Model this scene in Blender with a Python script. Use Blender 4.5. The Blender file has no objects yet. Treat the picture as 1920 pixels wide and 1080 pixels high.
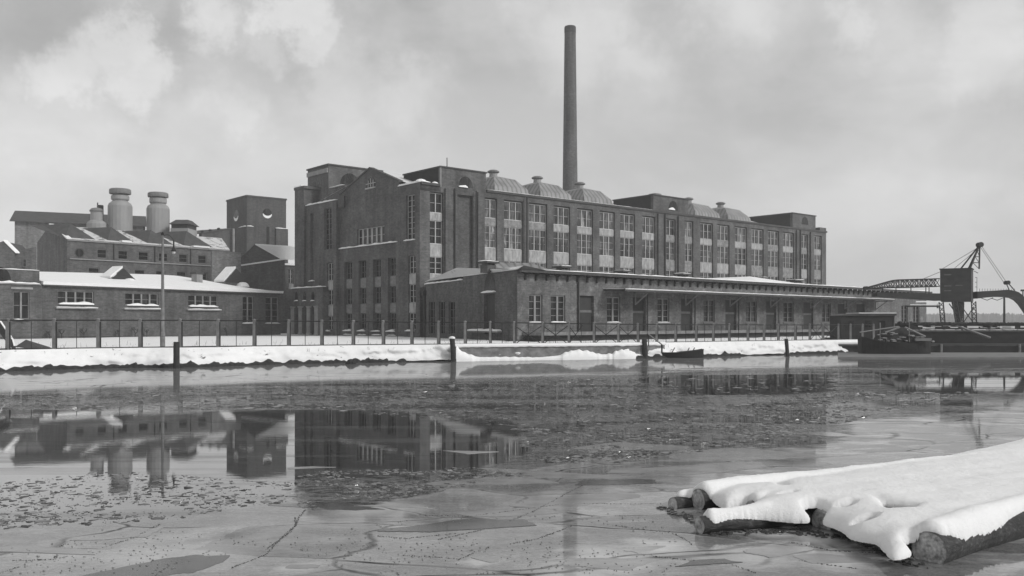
import bpy, math, random
import numpy as np
from mathutils import Vector, noise
random.seed(7); RNG = np.random.default_rng(7)
F = 1683.0; CX = 960.0; HY = 605.0; CH = 2.7; G = 1.1      # lens in photo pixels, horizon row, eye height, ground level
R = math.radians
sc = bpy.context.scene
col = sc.collection
WL = {}                                                     # world location of every object

def X(px, Y): return (px - CX) / F * Y
def Z(py, Y): return CH - (py - HY) * Y / F
def YW(py, z=0.0): return (CH - z) * F / (py - HY)
def wp(px, py, z=0.0):
    Y = YW(py, z); return (X(px, Y), Y)

# ------------------------------------------------------------------ materials
def mat(name):
    m = bpy.data.materials.new(name); m.use_nodes = True
    nt = m.node_tree; b = nt.nodes['Principled BSDF']
    return m, nt, b
def nd(nt, t, **kw):
    n = nt.nodes.new(t)
    for k, v in kw.items():
        if k in n.inputs: n.inputs[k].default_value = v
        else: setattr(n, k, v)
    return n
def grey(v): return (v, v, v, 1)
def ramp(nt, fac, stops):
    r = nt.nodes.new('ShaderNodeValToRGB'); e = r.color_ramp.elements
    e[0].position, e[0].color = stops[0][0], grey(stops[0][1])
    e[1].position, e[1].color = stops[-1][0], grey(stops[-1][1])
    for p, v in stops[1:-1]:
        q = e.new(p); q.color = grey(v)
    nt.links.new(fac, r.inputs['Fac']); return r.outputs['Color']
def noise_tex(nt, scale=(1, 1, 1), s=1.0, detail=5, rough=.55, dist=0.0, coord='Position'):
    if coord == 'Position':
        g = nt.nodes.new('ShaderNodeNewGeometry'); o = g.outputs['Position']
    else:
        g = nt.nodes.new('ShaderNodeTexCoord'); o = g.outputs[coord]
    mp = nd(nt, 'ShaderNodeMapping'); mp.inputs['Scale'].default_value = scale
    nt.links.new(o, mp.inputs['Vector'])
    n = nd(nt, 'ShaderNodeTexNoise', Scale=s, Detail=detail, Roughness=rough, Distortion=dist)
    nt.links.new(mp.outputs[0], n.inputs['Vector'])
    return n.outputs['Fac']
def mixc(nt, fac, a, b, mode='MIX'):
    m = nt.nodes.new('ShaderNodeMix'); m.data_type = 'RGBA'; m.blend_type = mode
    for i, v in ((0, fac), (6, a), (7, b)):
        if hasattr(v, 'links'): nt.links.new(v, m.inputs[i])
        else: m.inputs[i].default_value = v if i == 0 else grey(v)
    return m.outputs[2]
def math_(nt, op, a, b=0.0, clamp=False):
    m = nt.nodes.new('ShaderNodeMath'); m.operation = op; m.use_clamp = clamp
    for i, v in enumerate((a, b)):
        if hasattr(v, 'links'): nt.links.new(v, m.inputs[i])
        else: m.inputs[i].default_value = v
    return m.outputs[0]

def brick(name, lo, hi, stain=0.0, stain_v=.3, rough=.9, mort=1.35):
    m, nt, b = mat(name)
    uv = nt.nodes.new('ShaderNodeTexCoord')
    bt = nd(nt, 'ShaderNodeTexBrick', Scale=1.0)
    bt.inputs['Brick Width'].default_value = .5; bt.inputs['Row Height'].default_value = .15
    bt.inputs['Mortar Size'].default_value = .012; bt.inputs['Mortar Smooth'].default_value = .3
    bt.inputs['Color1'].default_value = grey(.82); bt.inputs['Color2'].default_value = grey(1.12); bt.inputs['Mortar'].default_value = grey(mort)
    nt.links.new(uv.outputs['UV'], bt.inputs['Vector'])
    n1 = noise_tex(nt, (.35, .35, .35), 1, 6, .6)
    n2 = noise_tex(nt, (2.6, 2.6, 5), 1, 6, .75)
    n3 = noise_tex(nt, (1.3, 1.3, .12), 1, 4, .6)
    c = ramp(nt, n1, ((.3, lo), (.7, hi)))
    c = mixc(nt, 1, c, ramp(nt, n2, ((.3, .6), (.72, 1.42))), 'MULTIPLY')
    c = mixc(nt, 1, c, ramp(nt, n3, ((.3, .72), (.7, 1.15))), 'MULTIPLY')
    c = mixc(nt, 1, c, bt.outputs['Color'], 'MULTIPLY')
    if stain:
        n4 = noise_tex(nt, (.9, .9, 1.1), 1, 10, .76, .3)
        f = ramp(nt, n4, ((.52, 0), (.75, stain)))
        c = mixc(nt, f, c, stain_v)
    nt.links.new(c, b.inputs['Base Color']); b.inputs['Roughness'].default_value = rough
    b.inputs['Specular IOR Level'].default_value = .25
    return m
def plain(name, lo, hi, s=1.0, sc3=(1, 1, 1), rough=.8, metal=0, spec=.3, bump=0.0, detail=6):
    m, nt, b = mat(name)
    f = noise_tex(nt, sc3, s, detail, .65)
    nt.links.new(ramp(nt, f, ((.3, lo), (.7, hi))), b.inputs['Base Color'])
    b.inputs['Roughness'].default_value = rough; b.inputs['Metallic'].default_value = metal
    b.inputs['Specular IOR Level'].default_value = spec
    if bump:
        bp = nd(nt, 'ShaderNodeBump', Strength=bump, Distance=.05); nt.links.new(f, bp.inputs['Height']); nt.links.new(bp.outputs[0], b.inputs['Normal'])
    return m
M = {}
M['brick_front'] = brick('factory_brick', .062, .128, .4, .2)
M['brick_store'] = brick('store_brick', .085, .15, .9, .32)
M['brick_old'] = brick('old_brick', .066, .112, .45, .2)
M['brick_boiler'] = brick('boiler_brick', .08, .125, .5, .24)
M['brick_tower'] = brick('tower_brick', .06, .085, .2, .13)
M['brick_shed'] = brick('shed_render', .16, .21, .5, .14, mort=1.05)
M['brick_stack'] = brick('stack_brick', .085, .115, .0, .2)
M['render'] = plain('spandrel_render', .17, .48, 1.3, (2.2, 2.2, .7), .9, detail=9)
M['render_mid'] = plain('spandrel_render_stained', .11, .34, 1.5, (1.5, 1.5, 1.2), .9, detail=9)
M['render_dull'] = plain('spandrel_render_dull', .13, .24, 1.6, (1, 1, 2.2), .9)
M['stone'] = plain('pale_stone', .2, .32, 1.2, (1, 1, 1), .85)
M['vent'] = plain('ventilator_sheet', .24, .32, .8, (1, 1, .35), .7)
M['ventdark'] = plain('ventilator_band', .13, .2, .8, (1, 1, 1), .7)
M['frame'] = plain('window_paint', .28, .42, 2, (1, 1, .6), .6)
M['frame_grey'] = plain('window_paint_grey', .15, .27, 2, (1, 1, .6), .6)
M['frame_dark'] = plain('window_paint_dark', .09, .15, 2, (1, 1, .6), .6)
M['timber'] = plain('dark_timber', .02, .05, 2.5, (1, 1, 4), .85)
M['door'] = plain('door_timber', .028, .045, 1.5, (1, 1, 1), .8)
M['roofsheet'] = plain('roof_felt', .045, .08, 1.2, (1, 1, 1), .85)
M['steel'] = plain('black_steel', .012, .03, 2, (1, 1, 1), .7, 0, .3)
M['conc'] = plain('post_concrete', .12, .23, 3, (1, 1, .7), .9)
M['quaystone'] = plain('quay_stone', .10, .26, 1.6, (1, 1, 1.4), .95, bump=.4)
M['pipe'] = plain('pipe_metal', .02, .04, 1, (1, 1, 1), .5)
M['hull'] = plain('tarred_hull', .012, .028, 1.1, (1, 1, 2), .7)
M['hull2'] = plain('worn_hull', .03, .09, .9, (1, 1, 3), .75)
M['cab_paint'] = plain('cab_paint', .02, .045, 1.1, (1, 1, 1.6), .6)
M['spar'] = plain('weathered_spar', .15, .28, 3, (1, 1, 1), .8)
M['earth'] = plain('wet_earth', .015, .05, 5, (1, 1, 1), .95, bump=.6)
M['wood_far'] = plain('far_foliage', .045, .1, .2, (1, 1, 1), 1)
M['glow'] = plain('lamp_glass', .5, .6, 1, (1, 1, 1), .2)

def obj_tone(nt, c, lo, hi):
    oi = nt.nodes.new('ShaderNodeObjectInfo'); return mixc(nt, 1, c, ramp(nt, oi.outputs['Random'], ((0, lo), (1, hi))), 'MULTIPLY')
def pane_mat(name, lo, hi, spec=.55):
    m, nt, b = mat(name)
    f = noise_tex(nt, (2.3, 2.3, .35), 1, 4, .6, .4)
    g = noise_tex(nt, (1.2, 1.2, 1.2), 1, 5, .7)
    c = ramp(nt, f, ((.4, lo), (.56, lo * .7 + hi * .3), (.68, hi)))
    c = mixc(nt, 1, c, ramp(nt, g, ((.35, .55), (.65, 1.35))), 'MULTIPLY')
    c = obj_tone(nt, c, .45, 1.5)
    nt.links.new(c, b.inputs['Base Color']); b.inputs['Roughness'].default_value = .18
    b.inputs['Specular IOR Level'].default_value = spec
    return m
M['pane'] = pane_mat('frosted_glass', .022, .26, .4)
M['pane_black'] = pane_mat('unlit_glass', .006, .015, .2)
M['pane_dark'] = pane_mat('dark_glass', .008, .05, .25)

def snow_mat(name, v=.86, patch=0.0, patch_v=.07, pscale=(.8, .8, .8), lim=(.56, .64)):
    m, nt, b = mat(name)
    n = noise_tex(nt, (1, 1, 1), 2.2, 6, .6)
    c = ramp(nt, n, ((.3, v * .93), (.7, v)))
    if patch:
        p = noise_tex(nt, pscale, 1, 9, .7, .6)
        c = mixc(nt, ramp(nt, p, ((lim[0], 0), (lim[1], patch))), c, patch_v)
    nt.links.new(c, b.inputs['Base Color']); b.inputs['Roughness'].default_value = .9
    b.inputs['Specular IOR Level'].default_value = .2
    n2 = noise_tex(nt, (1, 1, 1), 11, 10, .8)
    bp = nd(nt, 'ShaderNodeBump', Strength=.6, Distance=.04); nt.links.new(n2, bp.inputs['Height']); nt.links.new(bp.outputs[0], b.inputs['Normal'])
    return m
M['snow'] = snow_mat('snow')
M['snow_raft'] = snow_mat('raft_snow', .87, .5, .45, (5, 5, 5), (.72, .8))
M['snow_roof'] = snow_mat('roof_snow', .66, .6, .1, (.8, .8, .8), (.6, .7))
M['snow_thin'] = snow_mat('thin_roof_snow', .6, .9, .09, (.9, .9, .9), (.53, .6))
M['snow_bank'] = snow_mat('bank_snow', .84, .95, .05, (1.6, 1.6, 3.2), (.63, .67))
M['snow_ground'] = snow_mat('ground_snow', .84, .7, .1, (.35, .35, .35), (.68, .76))

def seam_mat():
    m, nt, b = mat('seamed_roof_sheet')
    uv = nt.nodes.new('ShaderNodeTexCoord')
    w = nd(nt, 'ShaderNodeTexWave', Scale=.42, Distortion=.6, Detail=2.0); w.bands_direction = 'X'
    nt.links.new(uv.outputs['UV'], w.inputs['Vector'])
    n = noise_tex(nt, (.6, .6, .6), 1, 6, .65)
    c = mixc(nt, 1, ramp(nt, n, ((.3, .15), (.7, .27))), ramp(nt, w.outputs['Fac'], ((.0, 1.15), (.75, 1.0), (.95, .6))), 'MULTIPLY')
    nt.links.new(c, b.inputs['Base Color']); b.inputs['Roughness'].default_value = .6
    return m
M['seam'] = seam_mat()

def bark_mat():
    m, nt, b = mat('bark')
    tc = nt.nodes.new('ShaderNodeTexCoord')
    n = noise_tex(nt, (3, 22, 22), 1, 7, .7)
    n2 = noise_tex(nt, (2, 2, 2), 1, 6, .7)
    c = mixc(nt, 1, ramp(nt, n, ((.3, .015), (.55, .05), (.72, .16))), ramp(nt, n2, ((.35, .5), (.7, 1.3))), 'MULTIPLY')
    nt.links.new(c, b.inputs['Base Color']); b.inputs['Roughness'].default_value = .8
    bp = nd(nt, 'ShaderNodeBump', Strength=.8, Distance=.03); nt.links.new(n, bp.inputs['Height']); nt.links.new(bp.outputs[0], b.inputs['Normal'])
    return m
M['bark'] = bark_mat()
def cut_mat():
    m, nt, b = mat('sawn_wood')
    uv = nt.nodes.new('ShaderNodeTexCoord')
    w = nd(nt, 'ShaderNodeTexWave', Scale=6.0, Distortion=1.5, Detail=3.0); w.wave_type = 'RINGS'; w.rings_direction = 'Z'
    nt.links.new(uv.outputs['UV'], w.inputs['Vector'])
    n = noise_tex(nt, (9, 9, 9), 1, 6, .7)
    c = mixc(nt, 1, ramp(nt, w.outputs['Fac'], ((0, .36), (1, .46))), ramp(nt, n, ((.35, .35), (.6, 1.25))), 'MULTIPLY')
    nt.links.new(c, b.inputs['Base Color']); b.inputs['Roughness'].default_value = .85
    return m
M['cut'] = cut_mat()

# ------------------------------------------------------------------ mesh builder
class MB:
    def __init__(s): s.v = []; s.f = []; s.uv = []
    def face(s, pts, uv=None):
        i = len(s.v); pts = [tuple(p) for p in pts]
        s.v += pts; s.f.append(tuple(range(i, i + len(pts))))
        if uv is None:
            a = Vector(pts[0]); n = Vector((0, 0, 0))
            for k in range(1, len(pts) - 1): n += (Vector(pts[k]) - a).cross(Vector(pts[k + 1]) - a)
            if n.length < 1e-9: n = Vector((0, 0, 1))
            n.normalize()
            if abs(n.z) > .97: uv = [(p[0], p[1]) for p in pts]
            else:
                t = Vector((0, 0, 1)).cross(n).normalized(); q = n.cross(t)
                uv = [(Vector(p).dot(t), Vector(p).dot(q)) for p in pts]
        s.uv += uv
    def hexa(s, b, t):       # bottom ring, top ring (n corners each)
        n = len(b)
        s.face(b[::-1]); s.face(t)
        for i in range(n): s.face([b[i], b[(i + 1) % n], t[(i + 1) % n], t[i]])
    def box(s, x0, x1, y0, y1, z0, z1):
        b = [(x0, y0, z0), (x1, y0, z0), (x1, y1, z0), (x0, y1, z0)]; s.hexa(b, [(p[0], p[1], z1) for p in b])
    def bar(s, a, b, r=.05, r2=None, n=6, cap=True):
        a = Vector(a); b = Vector(b); r2 = r if r2 is None else r2
        d = (b - a).normalized(); u = d.cross(Vector((0, 0, 1)))
        if u.length < .05: u = Vector((1, 0, 0))
        u.normalize(); w = d.cross(u)
        A = [a + (u * math.cos(2 * math.pi * k / n) + w * math.sin(2 * math.pi * k / n)) * r for k in range(n)]
        B = [b + (u * math.cos(2 * math.pi * k / n) + w * math.sin(2 * math.pi * k / n)) * r2 for k in range(n)]
        for i in range(n): s.face([A[i], A[(i + 1) % n], B[(i + 1) % n], B[i]])
        if cap: s.face(A[::-1]); s.face(B)
    def lathe(s, c, prof, n=20, rot=0.0):
        rings = []
        for r, z in prof: rings.append([(c[0] + r * math.cos(rot + 2 * math.pi * k / n), c[1] + r * math.sin(rot + 2 * math.pi * k / n), z) for k in range(n)])
        acc = 0
        for j in range(len(rings) - 1):
            for i in range(n):
                i2 = (i + 1) % n; rr = max(prof[j][0], .3)
                u0, u1 = 2 * math.pi * rr * i / n, 2 * math.pi * rr * (i + 1) / n
                s.face([rings[j][i], rings[j][i2], rings[j + 1][i2], rings[j + 1][i]], [(u0, prof[j][1]), (u1, prof[j][1]), (u1, prof[j + 1][1]), (u0, prof[j + 1][1])])
        s.face(rings[0][::-1]); s.face(rings[-1])
    def build(s, name, m, parent=None, smooth=False, **props):
        v = np.array(s.v, dtype=float); lo, hi = v.min(0), v.max(0)
        o0 = Vector(((lo[0] + hi[0]) / 2, (lo[1] + hi[1]) / 2, lo[2]))
        me = bpy.data.meshes.new(name)
        me.from_pydata([tuple(p) for p in (v - np.array(o0))], [], s.f)
        l = me.uv_layers.new(name='UVMap')
        if len(s.uv) == len(me.loops): l.data.foreach_set('uv', np.array(s.uv, dtype=np.float32).ravel())
        me.materials.append(M[m] if isinstance(m, str) else m)
        if smooth: me.polygons.foreach_set('use_smooth', [True] * len(me.polygons))
        o = bpy.data.objects.new(name, me); col.objects.link(o); WL[o.name] = o0
        if parent: o.parent = parent; o.location = o0 - WL[parent.name]
        else: o.location = o0
        for k, val in props.items(): o[k] = val
        return o
def thing(name, loc, label, category, group=None):
    o = bpy.data.objects.new(name, None); col.objects.link(o); o.location = loc; WL[o.name] = Vector(loc)
    o['label'] = label; o['category'] = category
    if group: o['group'] = group
    return o

class Wall:
    def __init__(s, p0, d=None, p1=None):
        s.p = Vector(p0[:2]); d = Vector(d) if d is not None else Vector(p1[:2]) - s.p
        s.len = d.length; s.d = d.normalized(); n = Vector((s.d.y, -s.d.x))
        if n.dot(-s.p) < 0: n = -n
        s.n = n
    def u(s, px, o=0.0):
        k = (px - CX) / F; q = s.p + s.n * o
        return (k * q.y - q.x) / (s.d.x - k * s.d.y)
    def Y(s, u, o=0.0): return (s.p + s.d * u + s.n * o).y
    def z(s, px, py, o=0.0): return Z(py, s.Y(s.u(px, o), o))
    def pt(s, u, z, o=0.0):
        q = s.p + s.d * u + s.n * o; return (q.x, q.y, z)
    def box(s, mb, u0, u1, o0, o1, z0, z1):
        b = [s.pt(u0, z0, o0), s.pt(u1, z0, o0), s.pt(u1, z0, o1), s.pt(u0, z0, o1)]
        mb.hexa(b, [(p[0], p[1], z1) for p in b])
    def skin(s, mb, u0, u1, z0, z1, ops, depth=.3, o=0.0):
        us = sorted({u0, u1} | {v for q in ops for v in q[:2] if u0 < v < u1}); zs = sorted({z0, z1} | {v for q in ops for v in q[2:4] if z0 < v < z1})
        for a, b in zip(us, us[1:]):
            for c, d in zip(zs, zs[1:]):
                mu, mz = (a + b) / 2, (c + d) / 2
                if any(q[0] < mu < q[1] and q[2] < mz < q[3] for q in ops): continue
                mb.face([s.pt(a, c, o), s.pt(b, c, o), s.pt(b, d, o), s.pt(a, d, o)])
        for q in ops:
            a, b, c, d = q[:4]; e = q[4] if len(q) > 4 else depth
            mb.face([s.pt(a, c, o), s.pt(a, d, o), s.pt(a, d, o - e), s.pt(a, c, o - e)])
            mb.face([s.pt(b, c, o), s.pt(b, d, o), s.pt(b, d, o - e), s.pt(b, c, o - e)])
            mb.face([s.pt(a, c, o), s.pt(b, c, o), s.pt(b, c, o - e), s.pt(a, c, o - e)])
            mb.face([s.pt(a, d, o), s.pt(b, d, o), s.pt(b, d, o - e), s.pt(a, d, o - e)])
    def poly(s, mb, uz, o=0.0): mb.face([s.pt(u, z, o) for u, z in uz])

def window(w, parent, u0, u1, z0, z1, n=3, rows=3, o=-.3, fm='frame', pm='pane', t=.09, thick=None, sill=False, name='window'):
    """frame with mullions and glazing bars; its pane is a sub-part"""
    if u0 > u1: u0, u1 = u1, u0
    mb = MB()
    w.box(mb, u0, u1, o, o + .07, z0, z0 + t); w.box(mb, u0, u1, o, o + .07, z1 - t, z1)
    w.box(mb, u0, u0 + t, o, o + .07, z0 + t, z1 - t); w.box(mb, u1 - t, u1, o, o + .07, z0 + t, z1 - t)
    for k in range(1, n):
        c = u0 + (u1 - u0) * k / n; tt = (t * .75) if thick is None else thick
        w.box(mb, c - tt, c + tt, o, o + .085, z0 + t, z1 - t)
    for k in range(1, rows):
        c = z0 + (z1 - z0) * k / rows
        w.box(mb, u0 + t, u1 - t, o - .01, o + .045, c - .022, c + .022)
    if sill: w.box(mb, u0 - .1, u1 + .1, o, o + .28, z0 - .12, z0 - .004)
    f = mb.build(name, fm, parent)
    p = MB(); p.face([w.pt(u0 + .01, z0 + .01, o - .015), w.pt(u1 - .01, z0 + .01, o - .015), w.pt(u1 - .01, z1 - .01, o - .015), w.pt(u0 + .01, z1 - .01, o - .015)])
    p.build('pane', pm, f)
    return f
def arch(mb, w, uc, r, z0, o, h=None, n=12, depth=.3):
    """half-round recess panel drawn proud/recessed as a solid half disc"""
    h = h or r
    P = [(uc + r * math.cos(math.pi * k / n), z0 + h * math.sin(math.pi * k / n)) for k in range(n + 1)]
    w.poly(mb, P, o); return P
def roundel(w, parent, uc, zc, r, o=.02, snow=True):
    n = 20; mb = MB(); P = [(uc + r * math.cos(2 * math.pi * k / n), zc + r * math.sin(2 * math.pi * k / n)) for k in range(n)]
    Q = [(uc + r * 1.28 * math.cos(2 * math.pi * k / n), zc + r * 1.28 * math.sin(2 * math.pi * k / n)) for k in range(n)]
    for k in range(n):
        a, b = k, (k + 1) % n
        mb.face([w.pt(*P[a], o), w.pt(*P[b], o), w.pt(*Q[b], o), w.pt(*Q[a], o)])
        mb.face([w.pt(*P[a], o), w.pt(*P[b], o), w.pt(*P[b], o - .5), w.pt(*P[a], o - .5)])
    f = mb.build('round_window', 'brick_tower', parent)
    g = MB(); w.poly(g, P, o - .012); g.build('pane', 'pane_dark', f)
    return f
def jag(mb, w, u0, u1, o0, o1, z, h=.14, step=.35):
    """ledge of snow with an uneven top and edge"""
    if u0 > u1: u0, u1 = u1, u0
    n = max(2, int((u1 - u0) / step)); prev = None
    for k in range(n + 1):
        u = u0 + (u1 - u0) * k / n; nz = noise.noise(Vector((u * 1.3 + z, z * 3.1, o1)))
        hh = h * (.75 + .6 * nz) * (.45 if k in (0, n) else 1); e = o1 + .04 * nz
        ring = [w.pt(u, z, o0), w.pt(u, z, e), w.pt(u, z + hh * .7, e - .02), w.pt(u, z + hh, (o0 + e) / 2), w.pt(u, z + hh, o0)]
        if prev:
            for i in range(5): mb.face([prev[i], prev[(i + 1) % 5], ring[(i + 1) % 5], ring[i]])
        else: mb.face(ring)
        prev = ring
    mb.face(prev[::-1])
# ================================================================== MAIN FACTORY
A = Vector((X(790, 100), 100.0))
E = Wall(A, d=(1.182, 1.0)); L = Wall(A, d=(-1.0, 1.182))
FLEN = E.u(1549); LLEN = L.u(557)
ztop = 18.35
fac = thing('factory_building', (A.x, A.y, G), 'long four storey dark brick factory with gabled left end and rows of tall windows', 'factory')
def fz(py): return E.z(818, py)
rows = [(fz(398.5), fz(361.8)), (fz(457), fz(413.5)), (fz(513.5), fz(481.5))]
rows.append((rows[2][0] - 4.3, rows[2][0] - 1.3))
# front wall ---------------------------------------------------------
bays = [(806, 831, 2), (909, 932, 2), (945, 980.5, 3), (992, 1026, 3), (1038, 1069, 3), (1082, 1112, 3), (1124, 1153, 3), (1163, 1191, 3), (1204, 1229, 3),
        (1248, 1267, 2), (1283, 1300, 2), (1313, 1337, 3), (1345, 1368, 3), (1378, 1401, 3), (1409, 1432, 3), (1440, 1461, 3), (1468, 1489, 3), (1502, 1515, 2), (1526, 1541, 2)]
zb = rows[3][0] - .4
ops = [(E.u(a), E.u(b), zb, rows[0][1] + .15, .42) for a, b, n in bays]
blind = (E.u(858), E.u(886), zb, E.z(872, 362), .35); ops.append(blind)
mb = MB()
E.skin(mb, 0, FLEN, G - .3, ztop, ops)
E.poly(mb, [(blind[0], zb), (blind[1], zb), (blind[1], blind[3]), (blind[0], blind[3])], -.35)
# parapet thickness + right end + back
b0 = [E.pt(0, ztop, 0), E.pt(FLEN, ztop, 0), E.pt(FLEN, ztop, -.5), E.pt(0, ztop, -.5)]
mb.face(b0); mb.face([E.pt(0, 17.6, -.5), E.pt(FLEN, 17.6, -.5), E.pt(FLEN, ztop, -.5), E.pt(0, ztop, -.5)])
mb.face([E.pt(FLEN, G, 0), E.pt(FLEN, G, -LLEN), E.pt(FLEN, ztop, -LLEN), E.pt(FLEN, ztop, 0)])
mb.face([E.pt(0, G, -LLEN), E.pt(FLEN, G, -LLEN), E.pt(FLEN, 17.9, -LLEN), E.pt(0, 17.9, -LLEN)])
mb.build('front_wall', 'brick_front', fac)
# pilaster strips flanking the blind bay and the corner
for a, b in ((833, 850), (894, 905), (1232, 1246), (1270, 1281), (1492, 1500), (1518, 1524)):
    mb = MB(); E.box(mb, E.u(a), E.u(b), .003, .28, G, ztop - .4); mb.build('pilaster_strip', 'brick_front', fac)
for a, b in ((E.u(912), FLEN + .1), (-.05, E.u(824))):
    mb = MB(); E.box(mb, a, b, .003, .16, ztop - .22, ztop + .06); mb.build('cornice', 'roofsheet', fac)
for px in (849, 889, 984, 1243, 1497):
    mb = MB(); mb.bar(E.pt(E.u(px), 5, .42), E.pt(E.u(px), ztop - .3, .42), .09); mb.build('downpipe', 'pipe', fac)
for i, (a, b, n) in enumerate(bays):
    ua, ub = E.u(a), E.u(b)
    back = MB(); E.poly(back, [(ua, zb), (ub, zb), (ub, rows[0][1] + .15), (ua, rows[0][1] + .15)], -.42); back.build('bay_back', 'brick_front', fac)
    for r, (z0, z1) in enumerate(rows):
        if r == 3 and i > 1: continue
        window(E, fac, ua + .06, ub - .06, z0, z1, n, 3 if r else 2, -.3, 'frame', 'pane' if i else 'pane_dark', .06, .065)
        if r < 3:
            s = MB(); zt = z0 - .03; zl = rows[r + 1][1] + .03
            E.box(s, ua + .02, ub - .02, -.38, -.18, zl, zt); s.build('spandrel_panel', random.choice(['render', 'render', 'render_mid']), fac)
    # open casements
    if i in (3, 4, 7, 8):
        s = MB()
        for k in range(3):
            if i == 7 and k == 0: continue
            c = ua + (ub - ua) * (k + .5) / 3
            E.box(s, c - .28, c + .12, -.28, -.21, rows[1][0] + .12, rows[1][0] + 1.25)
        s.build('open_casement', 'pipe', fac)
# left end wall -------------------------------------------------------
lu = L.u
S_R = (lu(790), lu(748.5)); S_G = (lu(748.5), lu(637)); S_2 = (lu(637), lu(604)); S_3 = (lu(604), lu(574)); S_4 = (lu(574), lu(557))
cz = lambda py: L.z(735, py)
crow = [(cz(516.7), cz(483)), (cz(567.8), cz(536.7)), (cz(617), cz(587))]
ccols = [(645.5, 660), (672, 686.5), (699, 714), (727, 742)]
mb = MB()
# gabled bay
gops = [(min(lu(a), lu(b)), max(lu(a), lu(b)), crow[2][0] - .1, crow[0][1], .6) for a, b in ccols]
sw = (lu(721), lu(669.5), L.z(695, 457.5), L.z(695, 426)); gops.append((*sw, .35))
zg0 = L.z(748, 338); zg1 = zg0
L.skin(mb, S_G[0], S_G[1], G - .3, zg0 - .6, gops)
pk = (lu(693.8), L.z(693.8, 316.7))
gtop = [(S_G[0], zg0 - .6), (S_G[1], zg0 - .6), (S_G[1], zg0 - .2), pk, (S_G[0], zg0 - .2)]
L.poly(mb, gtop)
mb.build('gabled_end_wall', 'brick_front', fac)
mb = MB()
L.box(mb, S_R[0], S_R[1], -3, .22, ztop - .9, ztop); 
rop = [(lu(777.5, .22), lu(761.5, .22), L.z(770, 449), L.z(770, 366), .35), (lu(779.5, .22), lu(765.5, .22), L.z(772, 618), L.z(772, 480), .35)]
L.skin(mb, S_R[0], S_R[1], G - .3, ztop - .9, rop, .35, .22)
L.skin(mb, S_R[0] , S_R[0] + .001, G, ztop, [], .3, .22)
mb.face([L.pt(S_R[1], G, 0), L.pt(S_R[1], G, .22), L.pt(S_R[1], ztop, .22), L.pt(S_R[1], ztop, 0)])
mb.face([L.pt(0, G, 0), L.pt(0, G, .22), L.pt(0, ztop, .22), L.pt(0, ztop, 0)])
mb.build('corner_pier_wall', 'brick_front', fac)
z2 = L.z(620, 379); z3 = L.z(585, 384); z4 = L.z(565, 356)
mb = MB()
o2 = [(lu(622, .5), lu(608, .5), L.z(615, 469), L.z(615, 392), .5), (lu(624.5, .5), lu(613, .5), L.z(619, 620), L.z(619, 493), .5)]
L.skin(mb, S_2[0], S_2[1], G - .3, z2, o2, .5, .5)
for u in S_2: mb.face([L.pt(u, G, -2), L.pt(u, G, .5), L.pt(u, z2, .5), L.pt(u, z2, -2)])
mb.face([L.pt(S_2[0], z2, -2), L.pt(S_2[1], z2, -2), L.pt(S_2[1], z2, .5), L.pt(S_2[0], z2, .5)])
o3 = [(lu(588.5), lu(582), L.z(585, 526), L.z(585, 400), .35)]
L.skin(mb, S_3[0], S_3[1], G - .3, z3, o3, .35, 0)
mb.face([L.pt(S_3[0], z3, -3), L.pt(S_3[1], z3, -3), L.pt(S_3[1], z3, 0), L.pt(S_3[0], z3, 0)])
L.box(mb, S_4[0], S_4[1], -5, .35, G - .3, z4)
L.box(mb, S_4[0] - .3, S_4[1] + .05, -5, .45, z4 + .003, z4 + .35)
mb.build('stair_tower_walls', 'brick_front', fac)
# windows of the left end
for a, b in ccols:
    ua, ub = lu(b), lu(a)
    bk = MB(); L.poly(bk, [(ua, crow[2][0] - .1), (ub, crow[2][0] - .1), (ub, crow[0][1]), (ua, crow[0][1])], -.6); bk.build('bay_back', 'brick_front', fac)
    for r, (z0, z1) in enumerate(crow):
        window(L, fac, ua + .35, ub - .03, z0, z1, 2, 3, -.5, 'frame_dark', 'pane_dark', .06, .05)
        if r < 2:
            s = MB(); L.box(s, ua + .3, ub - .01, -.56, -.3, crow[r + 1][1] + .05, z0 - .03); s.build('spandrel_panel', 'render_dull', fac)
window(L, fac, sw[0], sw[1], sw[2], sw[3], 6, 2, -.3, 'frame', 'pane_dark', .1, .16, name='strip_window')
for (ua, ub, z0, z1, dd), o in ((rop[0], .22), (o2[0], .5), (o3[0], 0)):
    window(L, fac, ua, ub, z0, z1, 2, 8, o - .3, 'frame_dark' if o != .22 else 'frame', 'pane_dark', .08, .06, name='tall_window')
for (op, o, px, segs) in ((rop[1], .22, 772, ((513, 480), (567.5, 533.5), (618, 587))), (o2[1], .5, 619, ((526.5, 494), (572, 544), (618, 593)))):
    ua, ub = op[:2]
    bk = MB(); L.poly(bk, [(ua, op[2]), (ub, op[2]), (ub, op[3]), (ua, op[3])], o - op[4] + .01); bk.build('bay_back', 'brick_front', fac)
    for k, (pb, pt_) in enumerate(segs):
        z0, z1 = L.z(px, pb), L.z(px, pt_)
        window(L, fac, ua + .05, ub - .05, z0, z1, 2, 3, o - .28, 'frame', 'pane_dark', .06, .05)
        if k < 2:
            s = MB(); L.box(s, ua + .02, ub - .02, o - .32, o - .12, L.z(px, segs[k + 1][1]) + .04, z0 - .04); s.build('spandrel_panel', 'render', fac)
s = MB(); L.box(s, lu(622, .5) + .02, lu(608, .5) - .02, .2, .42, L.z(619, 492), L.z(615, 470)); s.build('spandrel_panel', 'render_dull', fac)
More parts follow.
